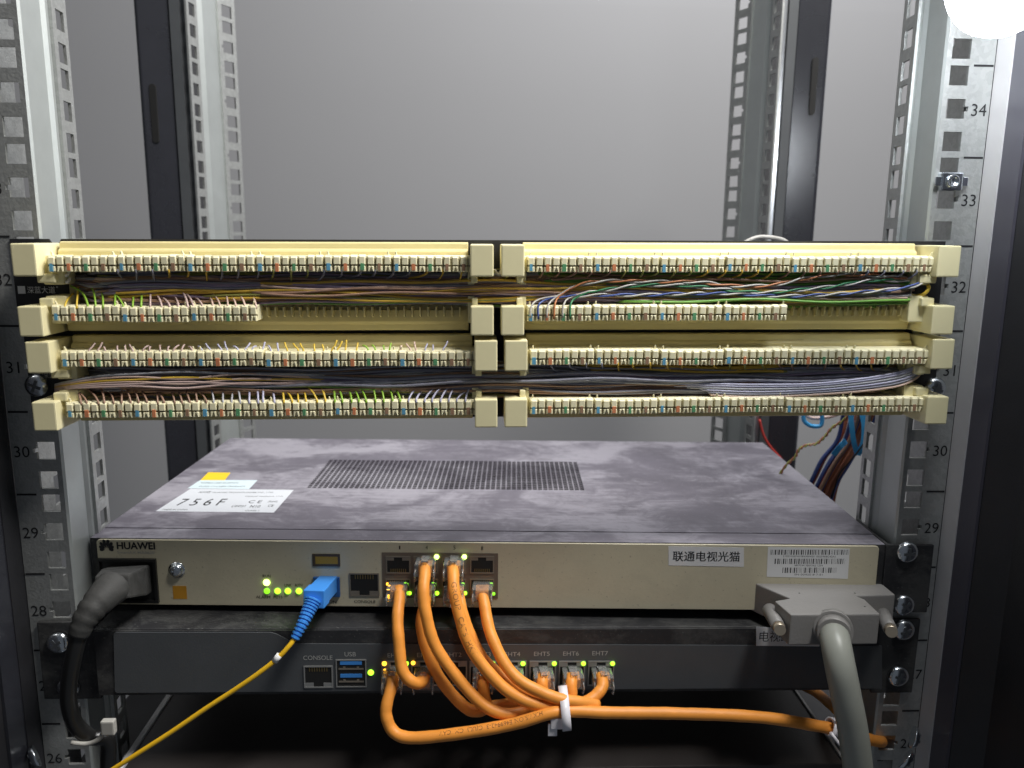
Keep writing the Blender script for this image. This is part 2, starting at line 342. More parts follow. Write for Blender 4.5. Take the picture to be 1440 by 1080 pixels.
# ------------------------------------------------------------------ lamp
lt = thing('lamp', 'glowing white bulb lamp at the top of the right post', 'lamp', LAMP_POS)
q = MB(); prof = [(LAMP_R*math.sin(math.pi*i/14)+0.01, LAMP_R*math.cos(math.pi*i/14)) for i in range(15)]
q.lathe(prof, 24, M=Matrix.Rotation(math.radians(90), 3, 'X')); q.build('bulb', LAMPM, lt)
q = MB(); q.lathe([(14, 0), (15, 3), (15, 26), (10, 34), (10, 60)], 20, M=Matrix.Translation((0, 0, LAMP_R-4)).to_3x3() if 0 else Matrix.Rotation(math.radians(90), 3, 'X'))
for v in q.v: v.z += LAMP_R-3
q.build('socket', PAPER, lt)
# ------------------------------------------------------------------ screws
def screw_mesh(r=6.2, h=3.6):
    b = MB(); b.lathe([(r, 0), (r, -0.6), (r*0.97, -1.4), (r*0.85, -2.5), (r*0.6, -3.2), (r*0.3, -h), (0.02, -h)], 24)
    b.mi = [0]*len(b.f); l = r*0.52
    b.box(-l, l, -h-0.12, -h+1.2, -0.75, 0.75, 1); b.box(-0.75, 0.75, -h-0.15, -h+1.2, -l, l, 1)  # raised dark bars, the shade of the drive recess as colour
    return b
SCREW = screw_mesh().mesh('screw', [CHROME, mat('recess_shade', (0.12, 0.13, 0.14), 0.5, 0.6)])
def screw(p, label, group=None, rz=0.4, rot=None):
    o = link('screw', SCREW); o.location = Vector(p)*S; o.rotation_euler = (0, rz, 0)
    if rot: o.rotation_euler = rot
    return tag(o, label, 'screw', group)
cn = thing('cage_nut', 'shiny cage nut clipped into the right front post', 'cage nut', (232.5, -1, 142))
b = MB(); b.box(-5.6, 5.6, -3.4, 1.5, -4.6, 4.6); b.build('cage', CHROME, cn, bevel=0.8)
b = MB(); b.lathe([(3.4, -3.5), (3.4, -4.4), (2.3, -4.4), (2.2, -3.6), (0.02, -3.55)], 16); b.build('nut', CHROME, cn)
b = MB(); b.box(5.61, 8.4, -3.0, -1.9, -2.2, 2.2); b.box(-8.4, -5.61, -3.0, -1.9, -2.2, 2.2); b.build('spring_clip', CHROME, cn, bevel=0.3)
# ------------------------------------------------------------------ patch panels
def c4_meshes(n, seed=0):
    rj = random.Random(seed); J = lambda k: rj.uniform(-k, k)
    """body (teeth), contacts coloured dark for the slit shade; local x from the left end, y = 0 at the front, z = 0 in the middle"""
    p = 4.02; b = MB(); c = MB(); Wd = n*p
    b.box(0.05, Wd-0.05, 1.5, 13, -3.6, 3.9)                     # block behind the teeth
    b.box(0.05, Wd-0.05, 1.0, 2.3, 2.4, 4.0)
    for i in range(n):
        x0 = i*p+0.17+J(0.12); x1 = (i+1)*p-0.17+J(0.12); xm = (x0+x1)/2; tz = J(0.22); ty = J(0.18)
        # upper tooth: rounded top, tapers to the front
        b.frustum([(x0, 2.3, -0.5), (x1, 2.3, -0.5), (x1, 2.3, 4.3+tz), (x0, 2.3, 4.3+tz)], [(x0+0.35, 0.1+ty, -0.35), (x1-0.35, 0.1+ty, -0.35), (x1-0.5+J(0.1), 0.1+ty, 3.3+tz), (x0+0.5+J(0.1), 0.1+ty, 3.3+tz)])
        if i % 2 == 0:
            b.frustum([(x0, 2.3, -3.8), (x1, 2.3, -3.8), (x1, 2.3, -1.0), (x0, 2.3, -1.0)], [(x0+0.3, 0.2, -3.6), (x1-0.3, 0.2, -3.6), (x1-0.3, 0.2, -1.15), (x0+0.3, 0.2, -1.15)])
        else:
            for sg in (-1, 1):                                   # two legs of an arch
                xa = xm+sg*1.62; b.frustum([(xm+sg*0.0, 2.3, -1.0), (xa, 2.3, -1.0), (xa, 2.3, -3.8), (xm+sg*0.85, 2.3, -3.8)][::sg], [(xm+sg*0.0, 0.15, -1.1), (xa-sg*0.35, 0.15, -1.1), (xa-sg*0.25, 0.15, -3.7), (xm+sg*0.95, 0.15, -3.7)][::sg])
        c.box(x0-0.22, x0-0.02, 0.9, 1.48, -3.3, 2.2)
    c.box(0.2, Wd-0.2, 1.0, 1.45, -0.98, -0.52)
    for x in (1.6, Wd-1.9):                                     # latch tips on top
        b.frustum([(x-0.5, 2.2, 3.9), (x+0.5, 2.2, 3.9), (x+0.5, 4.2, 3.9), (x-0.5, 4.2, 3.9)], [(x-0.3, 1.6, 6.0), (x+0.3, 1.6, 6.0), (x+0.3, 2.6, 6.0), (x-0.3, 2.6, 6.0)])
    return b.mesh('connecting_clip', CLIPM, bevel=0.22, seg=1), c.mesh('slit_shade_row', SLOT)
CLIP = {8: [c4_meshes(8, k) for k in range(4)], 10: [c4_meshes(10, k) for k in range(2)]}
_m = MB(); _m.frustum([(-1.15, 1.0, -3.6), (1.15, 1.0, -3.6), (1.15, 1.0, 0.6), (-1.15, 1.0, 0.6)], [(-0.85, -0.05, -3.4), (0.85, -0.05, -3.4), (0.8, -0.05, 0.2), (-0.8, -0.05, 0.2)])
MARKM = [_m.mesh('colour_mark', k) for k in MARK]
def wiring_block(P, pf, side, rows, label):
    t = thing('wiring_block', label, 'wiring block', group='cream wiring blocks on the patch panels')
    t.parent = None
    Mx = pf
    x0, x1 = (-213.5, -14.2) if side < 0 else (13.2, 213.8)
    b = MB()                                                    # moulded base: profile (y, z) run along x
    for sg, zc in ((1, 0), (-1, 0)):
        prof = [(-1.2, 22.0), (-6.5, 22.0), (-7.2, 21.4), (-7.6, 18.6), (-8.8, 18.2), (-9.4, 17.2), (-9.4, 8.4), (-1.2, 8.4)]
        prof = [(y, sg*z) for y, z in prof]
        b.prism(prof, 'x', x0, x1)
    b.box(x0, x1, -2.0, -1.1, -8.5, 8.5)
    b.build('base', TAN, t, bevel=0.3, seg=1)
    for k, zc in ((0, 11.9), (1, -12.3)):                       # combs the wires sit in
        c = MB(); n = 50; p = (x1-x0-2.5)/n
        for i in range(n):
            xx = x0+2.2+i*p; big = i % 10 == 9
            c.frustum([(xx-0.55, -9.3, zc-3.0), (xx+0.55, -9.3, zc-3.0), (xx+0.55, -9.3, zc+3.0), (xx-0.55, -9.3, zc+3.0)], [(xx-0.35, -14.2, zc-1.4), (xx+0.35, -14.2, zc-1.4), (xx+0.3, -15.2, zc+2.9), (xx-0.3, -15.2, zc+2.9)])
        c.box(x0+1, x1-1, -11.2, -9.3, zc-3.4, zc+1.0)
        o = c.build('wire_comb', TAN, t); o['kind'] = 'stuff'
    for sx, zi in ((-1, 0), (1, 0), (-1, 1), (1, 1)):            # four end caps
        outer = sx == side
        xa, xb = ((215.4, 226.6) if outer else (1.8, 13.0)); xa, xb = sorted((side*xa, side*xb))
        za, zb = ((6.0, 21.2) if zi == 0 else (-22.4, -8.1))
        c = MB(); c.box(xa, xb, -26, -2.2, za, zb); mesh_in = (xb if (sx < 0) else xa); d = 1 if sx < 0 else -1
        xi0, xi1 = sorted((mesh_in-d*2.0, mesh_in+d*(7.6 if outer else 1.4)))
        if zi == 0: c.box(xi0, xi1, -17.5, -2.3, 1.6, 15.6); c.box(*sorted((mesh_in-d*3.5, mesh_in-d*0.2 if not outer else mesh_in+d*5)), -20.5, -2.5, 2.6, 7)
        else: c.box(xi0, xi1, -17.5, -2.3, -17.2, -3.8); c.box(*sorted((mesh_in-d*3.5, mesh_in-d*0.6 if not outer else mesh_in+d*3)), -20.5, -2.5, -9, -4.6)
        c.build('end_cap', CREAM, t, bevel=0.7)
    for k, (zc, cols) in enumerate(rows):
        xs = x0+0.6 if side < 0 else x0+1.2
        for n, skew in cols:
            body, cont = random.choice(CLIP[n]); o = link('connecting_clip', body, t)
            o.location = Vector((xs, -22.3+random.uniform(-0.5, 0.4), zc+random.uniform(-0.3, 0.3)))*S; o.rotation_euler = (random.uniform(-0.04, 0.04), random.uniform(-0.004, 0.004), random.uniform(-0.009, 0.009))
            link('slit_shade_row', cont, o)
            for i in range(n//2):
                mk = link('colour_mark', MARKM[(i if n == 8 or i < 4 else 3)], o); mk.location = Vector((4.02*(2*i+0.5 if side < 0 else 2*i+1.5-1.0), 0, 0))*S
                mk.scale = (random.uniform(0.75, 1.05), 1, random.uniform(0.85, 1.05))
            xs += n*4.02+0.35
    t.location = pf.o*S; t.rotation_euler = pf.R.to_euler()
    return t
PF1 = Frame((1.5, 0, 87.2), roll=-0.42); PF2 = Frame((3.6, 0, 41.2), roll=-0.45)
F6 = [(8, 0)]*5+[(10, 0)]
for pf, nm, nth in ((PF1, 'upper', 0), (PF2, 'lower', 1)):
    pl = thing('panel_plate', f'black steel mounting plate of the {nm} patch panel', 'mounting plate', pf.o, pf.R, 'patch panel plates')
    b = MB(); h = 23.1 if nth == 0 else 22.6
    if nth == 0: outline = [(-240.5, -h-0.9), (233, -h-0.9), (233, h), (-215.5, h), (-218.5, h-5), (-221.5, h), (-240.5, h)]
    else: outline = [(-240.5, -h), (233.5, -h), (233.5, h-0.4), (-240.5, h-0.4)]
    b.prism(outline, 'y', -1.05, -0.12); b.build('plate', PANELBLK, pl)
    tb = MB(); sz = 4.6
    zt = -2.0 if nth == 0 else 1.0; xt = -239.0 if nth == 0 else -238.0
    tb.box(xt, xt+3.6, -1.3, -1.15, zt-1.9, zt+1.9); put_text(tb, '深蓝大道', (xt+4.6, -1.3, zt), X, Z, 3.4, 13.6, align='l'); put_text(tb, '°', (xt+19.3, -1.3, zt+1.4), X, Z, 0.9)
    tb.build('maker_lettering', WINK if nth == 0 else GINK, pl)
    ra = (11.7, F6); rb = (-12.2, [(8, 0)]*3); rc = (11.9, F6); rd = (-13.0, F6)
    if nth == 0:
        wiring_block(pl, pf, -1, [ra, rb], 'wiring block at upper left, its lower row only half filled with clips')
        wiring_block(pl, pf, 1, [ra, (-12.2, [(8, 0)]*4)], 'wiring block at upper right with three bright twisted pairs')
    else:
        wiring_block(pl, pf, -1, [rc, rd], 'wiring block at lower left, above the label on the grey modem top')
        wiring_block(pl, pf, 1, [rc, rd], 'wiring block at lower right with lilac wires at its right end')
g = 'screws holding the patch panels'
screw((232.5, -1.2, 104), 'silver screw beside the top right end cap', g)
screw((226, -1.2, 67), 'silver screw between the right end caps of both panels', g)
screw((236.5, -1.2, 34.5), 'silver screw behind the lowest right end cap', g)
screw((-232.5, -1.2, 35), 'dull silver screw above the lowest left end cap', g)
# ---- wires in the two channels
def noisepath(x0, x1, z, y, n=34, az=1.2, ay=1.0, ph=None):
    ph = [random.uniform(0, 6.28) for _ in range(6)] if ph is None else ph; pts = []
    for i in range(n+1):
        x = x0+(x1-x0)*i/n; t = x/100
        pts.append((x, y+ay*(0.6*math.sin(1.3*t+ph[3])+0.4*math.sin(3.1*t+ph[4])), z+az*(0.6*math.sin(1.1*t+ph[0])+0.4*math.sin(3.3*t+ph[1])+0.3*math.sin(9*t+ph[2]))))
    return pts
def bundle(pf, scheme, label):
    b = MB(); ms = [k for k in WIRES]; mats = [WIRES[k] for k in ms]
    for zc, cnt, cols, xa, xb, yc in scheme:
        ph = [random.uniform(0, 6.28) for _ in range(6)]
        for _ in range(int(cnt*1.35)):
            p2 = [q+random.gauss(0, 0.8) for q in ph]
            pts = noisepath(xa+random.uniform(-5, 5), xb+random.uniform(-5, 5), zc*1.1+random.gauss(0, 1.5), yc*1.3-1.0+random.gauss(0, 1.5), az=2.0, ph=p2)
            pts[0] = (pts[0][0]-2, -4, pts[0][2]+random.uniform(-3, 3)); pts[-1] = (pts[-1][0]+2, -4, pts[-1][2]+random.uniform(-3, 3))
            b.tube([pf.o+pf.R @ Vector(q) for q in pts], random.uniform(0.58, 0.8), 5, ms.index(random.choice(cols)))
    return tag(b.build('wire_bundle', mats), label, 'wires', 'wire bundles', 'stuff')
bundle(PF1, [(5.5, 16, ['slate', 'olive', 'slate', 'black'], -204, 208, -6), (3, 18, ['slate', 'brown', 'purple', 'grey', 'brown', 'tan'], -206, 208, -8.5), (0.5, 18, ['brown', 'slate', 'tan', 'purple'], -200, 210, -10),
             (-1.5, 14, ['mustard', 'brown', 'brown', 'slate', 'grey', 'purple'], -196, 205, -11), (-3.5, 16, ['brown', 'purple', 'slate', 'brown'], -202, 210, -9.5), (-6, 16, ['brown', 'olive', 'slate', 'green'], -190, 206, -7),
             (1.5, 6, ['tan', 'grey', 'brown', 'mustard'], -120, 60, -12), (3, 8, ['green', 'olive', 'brown'], 20, 212, -11), (-4, 6, ['green', 'tan', 'grey'], 60, 212, -12)], 'dark wires running along the channel of the upper patch panel')
bundle(PF2, [(5, 18, ['olive', 'slate', 'black', 'brown'], -204, 210, -6), (2.5, 18, ['slate', 'purple', 'slate', 'brown'], -204, 210, -8.5), (0, 18, ['slate', 'purple', 'grey', 'brown'], -204, 208, -10.5),
             (-2.5, 16, ['brown', 'slate', 'purple', 'slate'], -200, 206, -10.5), (-5, 16, ['brown', 'slate', 'olive', 'brown'], -200, 208, -8), (-7, 12, ['slate', 'brown', 'olive'], -196, 204, -6.5),
             (-1, 8, ['green', 'olive'], -190, -60, -11), (5, 10, ['mustard', 'olive'], 40, 150, -10)], 'dark wires running along the channel of the lower patch panel')
ORD = 'first second third fourth fifth sixth seventh eighth ninth tenth eleventh twelfth thirteenth fourteenth fifteenth sixteenth seventeenth eighteenth nineteenth twentieth twenty-first twenty-second twenty-third twenty-fourth'.split()
def one_wire(pf, pts, colr, label, group, r=0.55, n=6):
    b = MB(); b.tube(spline([pf.o+pf.R @ Vector(p) for p in pts], 4), r, n)
    return tag(b.build('wire', WIRES[colr]), label, 'wire', group)
def tails(pf, zrow, xs, cols, up, label, group, lean=(3, 9), yb=-9, reach=6.5):
    for i, x in enumerate(xs):
        c = cols[min(len(cols)-1, int(i/len(xs)*len(cols)))]; s = 1 if up else -1
        ln = random.uniform(*lean)*random.uniform(0.5, 1.5); x += random.uniform(-0.9, 0.9); e = random.uniform(0.65, 1.4)
        one_wire(pf, [(x, -21.4, zrow+s*2.6), (x, -21.2, zrow+s*4.2), (x-ln*0.25, -18.5, zrow+s*(4.2+reach*0.42*e)), (x-ln*0.7, -14.5, zrow+s*(4.2+reach*0.75*e)), (x-ln*1.5, yb, zrow+s*(4.2+reach*e))], c, label+(', %s from the left' % ORD[i]), group, r=random.uniform(0.45, 0.56), n=5)
def xs(x0, n, p=4.07): return [x0+i*p for i in range(n)]
tails(PF1, -12.2, xs(-206, 2), ['yellow'], True, 'short yellow wire bending into the upper panel second row', 'yellow wires at the second row', (1, 4))
tails(PF1, -12.2, xs(-196, 7), ['lime'], True, 'short lime green wire bending into the upper panel second row', 'green wires at the second row', (3, 8))
tails(PF1, -12.2, xs(-166, 13), ['pink', 'tan'], True, 'pale pink wire arching into the upper panel second row', 'pink wires at the second row', (4, 10))
tails(PF1, 11.7, xs(-180, 24, 8.1), ['slate', 'mustard', 'slate', 'olive', 'slate', 'slate', 'mustard', 'olive'], False, 'thin dull wire leaving the underside of the upper left first row', 'wires under the first row on the left', (3, 9), reach=4.5)
tails(PF1, 11.7, xs(22, 24, 8.1), ['brown', 'olive', 'mustard', 'brown', 'slate'], False, 'thin dull wire leaving the underside of the upper right first row', 'wires under the first row on the right', (3, 9), reach=4.5)
tails(PF2, -13.0, xs(-206, 16), ['brown'], True, 'brown wire bending into the bottom left connector row', 'brown wires at the bottom row', (5, 12))
tails(PF2, -13.0, xs(-141, 8), ['grey', 'lilac'], True, 'grey wire bending into the bottom left connector row', 'grey wires at the bottom row', (1, 6))
tails(PF2, -13.0, xs(-108, 6), ['yellow'], True, 'yellow wire bending into the bottom left connector row', 'yellow wires at the bottom row', (4, 8))
tails(PF2, -13.0, xs(-83, 9), ['lime'], True, 'green wire bending into the bottom left connector row', 'green wires at the bottom row', (3, 8))
tails(PF2, -13.0, xs(-46, 8), ['lilac'], True, 'lilac wire bending into the bottom left connector row', 'lilac wires at the bottom row', (-8, -4))
tails(PF2, 11.9, xs(26, 24, 8.1), ['slate', 'mustard', 'mustard', 'olive', 'brown', 'mustard', 'olive'], False, 'dull wire leaving the underside of the lower right third row', 'wires under the third row on the right', (-9, -3), reach=4.5)
def stubs(pf, zrow, xl, cols, label, group):
    for i, x in enumerate(xl):
        c = cols[min(len(cols)-1, int(i/len(xl)*len(cols)))]; l = random.uniform(-3.2, 2.4); x += random.uniform(-1.1, 1.1)
        one_wire(pf, [(x, -20.9, zrow+2.0), (x, -20.6, zrow+4.4), (x+l*0.5, -19.8, zrow+5.8), (x+l, -18.5, zrow+random.uniform(5.6, 8.8))], c, label+(', %s from the left' % ORD[i]), group, r=0.45, n=5)
stubs(PF2, 11.9, xs(-199, 13), ['pink'], 'pale wire end standing up from the third row', 'pale wire ends on the third row')
stubs(PF2, 11.9, xs(-145, 10), ['lilac'], 'lilac wire end standing up from the third row', 'lilac wire ends on the third row')
stubs(PF2, 11.9, xs(-104, 9), ['yellow'], 'yellow wire end standing up from the third row', 'yellow wire ends on the third row')
stubs(PF2, 11.9, xs(-66, 10), ['lime', 'tan', 'lilac'], 'wire end standing up from the right end of the third row', 'mixed wire ends on the third row')
def px_wire(pxs, colr, label, group=None, r=0.6, name='wire'):
    b = MB(); b.tube(spline([at(*p) for p in pxs], 6), r, 7); return tag(b.build(name, WIRES[colr]), label, 'wire', group)
def pair(c1, c2, s1, s2, mid, label, pitch=24.0, rad=0.62):
    t = thing('twisted_pair', label, 'wire pair', group='bright twisted pairs on the upper right block')
    pts = spline([at(*p) for p in mid], 10)
    for col_, st, ph in ((c1, s1, 0), (c2, s2, math.pi)):
        ln = 0; hp = []
        for i, p in enumerate(pts):
            if i: ln += (p-pts[i-1]).length
            tg = (pts[min(i+1, len(pts)-1)]-pts[max(i-1, 0)]).normalized(); n1 = tg.cross(Yv).normalized(); a = ph+2*math.pi*ln/pitch; k = min(1, i/6)*rad
            hp.append(p+n1*math.cos(a)*k+Yv*math.sin(a)*k)
        b = MB(); b.tube(spline([at(*p) for p in st]+hp[2:], 3), 0.47, 6); b.build('wire', WIRES[col_], t)
pair('white', 'blue', [(746, 447, -23), (747, 431, -22.5), (758, 421, -20)], [(757, 449, -23), (757, 430, -22.5), (766, 422, -20)],
     [(778, 417, -19.5), (800, 417, -19.5), (840, 415, -19.5), (900, 415, -19.5), (970, 413, -19.5), (1030, 413, -19.5), (1080, 416, -19.5), (1130, 416, -19.5), (1200, 412, -19.5), (1270, 405, -19.5), (1295, 398, -19.5), (1304, 388, -11)], 'blue and white twisted pair, lowest of the three bright pairs')
pair('white', 'orange', [(769, 447, -23), (770, 431, -22.5), (779, 420, -20)], [(779, 449, -23), (780, 430, -22.5), (785, 418, -20)],
     [(795, 409, -19.5), (820, 399, -19.5), (860, 395, -19.5), (920, 396, -19.5), (985, 397, -19.5), (1030, 402, -19.5), (1085, 401, -19.5), (1130, 392, -19.5), (1180, 386, -19.5), (1240, 388, -19), (1290, 392, -16)], 'orange and white twisted pair, topmost of the three bright pairs')
pair('white', 'kelly', [(791, 447, -23), (792, 431, -22.5), (800, 419, -20)], [(802, 449, -23), (802, 430, -22.5), (808, 420, -20)],
     [(822, 411, -19.5), (850, 408, -19.5), (890, 402, -19.5), (950, 401, -19.5), (1000, 405, -19.5), (1060, 411, -19.5), (1110, 409, -19.5), (1170, 403, -19.5), (1230, 394, -19), (1285, 396, -16)], 'green and white twisted pair between the blue and the orange pair')
for k, dy in enumerate((0, 3, 7, 11, 15, 19)):
    px_wire([(930+k*18, 541+dy*0.55, -16), (1000, 540+dy*0.8, -18), (1060, 541+dy*0.9, -19), (1140, 540+dy*0.8, -20), (1210, 533+dy*0.9, -20), (1262, 524+dy, -19), (1288, 515+dy*0.9, -17), (1296, 507+dy*0.7, -8)],
            ['lilac', 'lilac', 'grey', 'lilac', 'slate', 'tan'][k], '%s wire sweeping up to the right end of the lower channel, %s from the top' % (['lilac', 'lilac', 'grey', 'lilac', 'slate', 'tan'][k], ORD[k]), 'lilac wires in the lower channel', r=0.62)
for k, dy in enumerate((0, 4, 8, 11, 14, 17)):
    px_wire([(78, 541+dy*0.5, -5), (95, 537+dy*0.55, -17), (140, 529+dy*0.9, -19), (190, 526+dy, -20), (260, 526+dy+(3 if k % 2 else -3), -20), (340, 524+dy+(-2 if k % 2 else 2), -19), (430, 527+dy*0.8, -17), (520, 532+dy*0.5, -9)],
            ['grey', 'tan', 'mustard', 'tan', 'pink', 'pink'][k], '%s wire crossing the left half of the lower channel, %s from the top' % (['grey', 'tan', 'mustard', 'tan', 'pink', 'pink'][k], ORD[k]), 'tan wires in the lower channel', r=0.6)
for k, dy in enumerate((0, 5, 9)):
    px_wire([(200+k*60, 415+dy, -9), (300, 411+dy, -17), (420, 408+dy*1.2, -18), (520, 414+dy, -18), (600, 420+dy*0.4, -17), (700, 420+dy*0.4, -17), (800, 410+dy*0.8, -15)], ['mustard', 'olive', 'mustard'][k], '%s wire snaking along the upper channel, %s from the top' % (['mustard', 'olive', 'mustard'][k], ORD[k]), 'mustard wires in the upper channel', r=0.58)
px_wire([(1280, 418, -9), (1298, 414, -17), (1306, 405, -18), (1302, 396, -15)], 'yellow', 'thick yellow wire loop at the right end of the upper channel', r=0.95)
for i, (px, py) in enumerate(((92, 385), (93, 394), (650, 384), (700, 384))):
    b = MB(); p = at(px, py, -14); b.tube(spline([p+Vector((-1.6, 0, 1.5)), p+Vector((-0.6, -1.6, 0)), p+Vector((1.2, -1.4, -0.8)), p+Vector((1.6, 0.6, 1))], 4), 0.8, 6)
    tag(b.build('cable_tie', TIE), ['small white cable tie nub at the left end of the upper channel, upper one', 'small white cable tie nub at the left end of the upper channel, lower one', 'small white tie end left of the middle end caps', 'small white tie end between the middle end caps'][i], 'cable tie')
# ------------------------------------------------------------------ modem (beige front)
D1 = Frame((-2.35, 6.9, -73.93), yaw=-2.572, roll=-0.15, pitch=-0.19); W1, H1, L1 = 441.5, 39.7, 223.0
modem = thing('network_modem', 'beige fronted rack modem with dusty grey top and orange cables', 'network device', D1.o, D1.R)
hw, hh = W1/2, H1/2
VX0, VX1, VY0, VY1 = [None]*4
va = D1.hitz(430, 686, hh); vb = D1.hitz(822, 687, hh); vc = D1.hitz(640, 648, hh)
VX0, VX1, VY0, VY1 = va.x, vb.x, va.y, vc.y
b = MB()                                                        # case: sides, back, bottom, top round the vent
b.box(-hw, -hw+1.2, 1.2, L1, -hh+2, hh-1.21); b.box(hw-1.2, hw, 1.2, L1, -hh+2, hh-1.21); b.box(-hw+1.21, hw-1.21, L1-1.2, L1, -hh+2, hh-1.21); b.box(-hw+1.21, hw-1.21, 1.2, L1-1.21, -hh+2, -hh+3.2)
b.build('case', DEVTOP, modem)
b = MB(); ZT1, ZT0 = hh, hh-1.2
YS = 16.0                                                       # seam near the front
for x0, x1, y0, y1 in ((-hw, hw, YS+0.5, VY0), (-hw, hw, VY1, L1), (-hw, VX0, VY0, VY1), (VX1, hw, VY0, VY1)): b.box(x0, x1, y0, y1, ZT0, ZT1)
b.build('top_cover', DEVTOP, modem)
b = MB(); b.box(-hw, hw, 0.8, YS, ZT0+0.15, ZT1-0.15); b.box(-hw, hw, YS-1, YS+1.5, ZT0-1.2, ZT0-0.02); b.build('front_lip', DEVTOP, modem, bevel=0.3)
b = MB(); n, mrow = 53, 17; pw = (VX1-VX0)/n; ph = (VY1-VY0)/mrow     # vent: a real grid of little openings
for i in range(n+1):
    x = VX0+i*pw; b.box(x-pw*0.11, x+pw*0.11, VY0, VY1, ZT0+0.1, ZT1-0.02)
for j in range(mrow+1):
    y = VY0+j*ph; b.box(VX0, VX1, y-ph*0.09, y+ph*0.09, ZT0+0.3, ZT1-0.35)
b.build('vent_grille', DEVTOP, modem)['kind'] = 'stuff'
b = MB(); b.box(VX0-4, VX1+4, VY0-4, VY1+4, -hh+4, hh-8); b.build('interior_shade', HOLE, modem)  # near-black block standing for the shade below the vent
# front plate with rounded ends, proud of a dark frame
b = MB(); b.box(-hw, hw, 0.6, 1.19, -hh, hh-0.3); b.build('front_frame', DEVBLK, modem)
fl, fr = D1.hit(136, 760, 0).x, D1.hit(1236, 770, 0).x; ft = D1.hit(136, 758, 0).z; fb = D1.hit(136, 849, 0).z
def rrect(x0, x1, z0, z1, r, n=5):
    P = []
    for cx, cz, a0 in ((x1-r, z1-r, 0), (x0+r, z1-r, 90), (x0+r, z0+r, 180), (x1-r, z0+r, 270)):
        for k in range(n+1): a = math.radians(a0+90*k/n); P.append((cx+r*math.cos(a), cz+r*math.sin(a)))
    return P
b = MB(); b.prism(rrect(fl, fr, fb, ft, 2.2), 'y', -0.6, 0.59); b.build('front_plate', BEIGE, modem, bevel=0.25, seg=1)
FY = -0.62                                                      # face of the beige plate
def h1(px, py, y=FY): return D1.hit(px, py, y)
def flat(pts, y, th=0.12): b = MB(); b.prism([(p.x, p.z) for p in pts], 'y', y-th, y); return b
def onplate(b, s, px, py, h, wpx=None, mi=0, dy=0.15, align='c'):
    p = h1(px, py, FY-dy); wd = None
    if wpx: wd = abs(h1(px+wpx/2, py).x-h1(px-wpx/2, py).x)
    put_text(b, s, p, X, Z, h, wd, mi, align)
def boxpx(b, fr, x0, y0, x1, y1, yl, ya, yb, mi=0):
    a = fr.hit(x0, y1, yl); c = fr.hit(x1, y0, yl); b.box(a.x, c.x, ya, yb, a.z, c.z, mi); return a, c
b = MB(); [onplate(b, 'HUAWEI', 191+dx_, 767.5+dz_, 4.0, 53, dy=0.15+0.004*k_) for k_, (dx_, dz_) in enumerate(((-0.5, 0), (0.5, 0), (0, 0.4), (0, -0.4), (0, 0)))]
c = h1(150, 773.5, FY-0.15)
for k in range(8):                                              # petals of the emblem
    a = math.radians(-8+(k+0.5)*196/8); d = Vector((math.cos(a), 0, math.sin(a))); nn = Vector((-d.z, 0, d.x)); L0 = (3.9, 4.6, 5.6, 6.3, 6.3, 5.6, 4.6, 3.9)[k]
    o = c; pts = [o+d*1.1, o+d*L0*0.55+nn*0.8, o+d*L0*0.85+nn*0.95, o+d*L0+nn*0.4, o+d*L0-nn*0.4, o+d*L0*0.85-nn*0.95, o+d*L0*0.55-nn*0.8]
    b.add(pts, [tuple(range(7))])
b.build('maker_emblem', INK, modem)
b = MB(); onplate(b, 'SmartAX MA5620', 191, 777, 1.5, 52); b.build('model_lettering', GINK, modem)
b = MB()
for s_, x, y, wpx in (('RUN', 375, 810, 11), ('ALARM', 370, 839.5, 20), ('POTS', 391, 839.5, 12), ('LINK', 405, 823, 10), ('AUTH', 420, 823, 11), ('PON', 466, 846.5, 14), ('CONSOLE', 513, 846, 30), ('1', 562, 770, 2), ('4', 600, 770, 3), ('5', 639, 770, 3), ('8', 678, 771, 3)): onplate(b, s_, x, y, 1.7 if wpx > 4 else 2.2, wpx)
b.build('port_lettering', INK, modem)
def led(fr, parent, px, py, m, yl, r=1.5, name='indicator_light'):
    p = fr.hit(px, py, yl); b = MB(); b.lathe([(r, 0), (r, -0.35), (r*0.8, -0.8), (r*0.4, -1.1), (0.02, -1.15)], 12)
    for v in b.v: v += p
    return b.build(name, m, parent)
led(D1, modem, 375, 819, GLEDB, FY, 1.9)
for x, m_ in ((375.5, GLEDD), (390.5, GLED), (405, GLED), (420.5, GLED)): led(D1, modem, x, 831, m_, FY, 1.75)
b = MB(); boxpx(b, D1, 440, 779, 478, 796, FY, FY-0.5, FY); b.build('window_frame', mat('brown_frame', (0.06, 0.04, 0.02), 0.5), modem)
b = MB(); boxpx(b, D1, 444, 782.5, 475, 792.5, FY, FY-0.6, FY-0.51); b.build('window', mat('amber_window', (0.32, 0.20, 0.02), 0.6), modem)
b = MB(); boxpx(b, D1, 244, 824, 262, 842, FY, FY-0.12, FY); b.build('sticker', ORST, modem)
p = h1(249, 801); b = MB(); b.lathe([(4.6, 0), (4.6, -0.5), (3.6, -0.5), (3.5, -1.8), (2.6, -2.8), (0.02, -3.1)], 20); b.box(-2, 2, -3.2, -2.2, -0.4, 0.4); b.box(-0.4, 0.4, -3.22, -2.2, -2, 2)
for v in b.v: v += p
b.build('ground_screw', CHROME, modem)
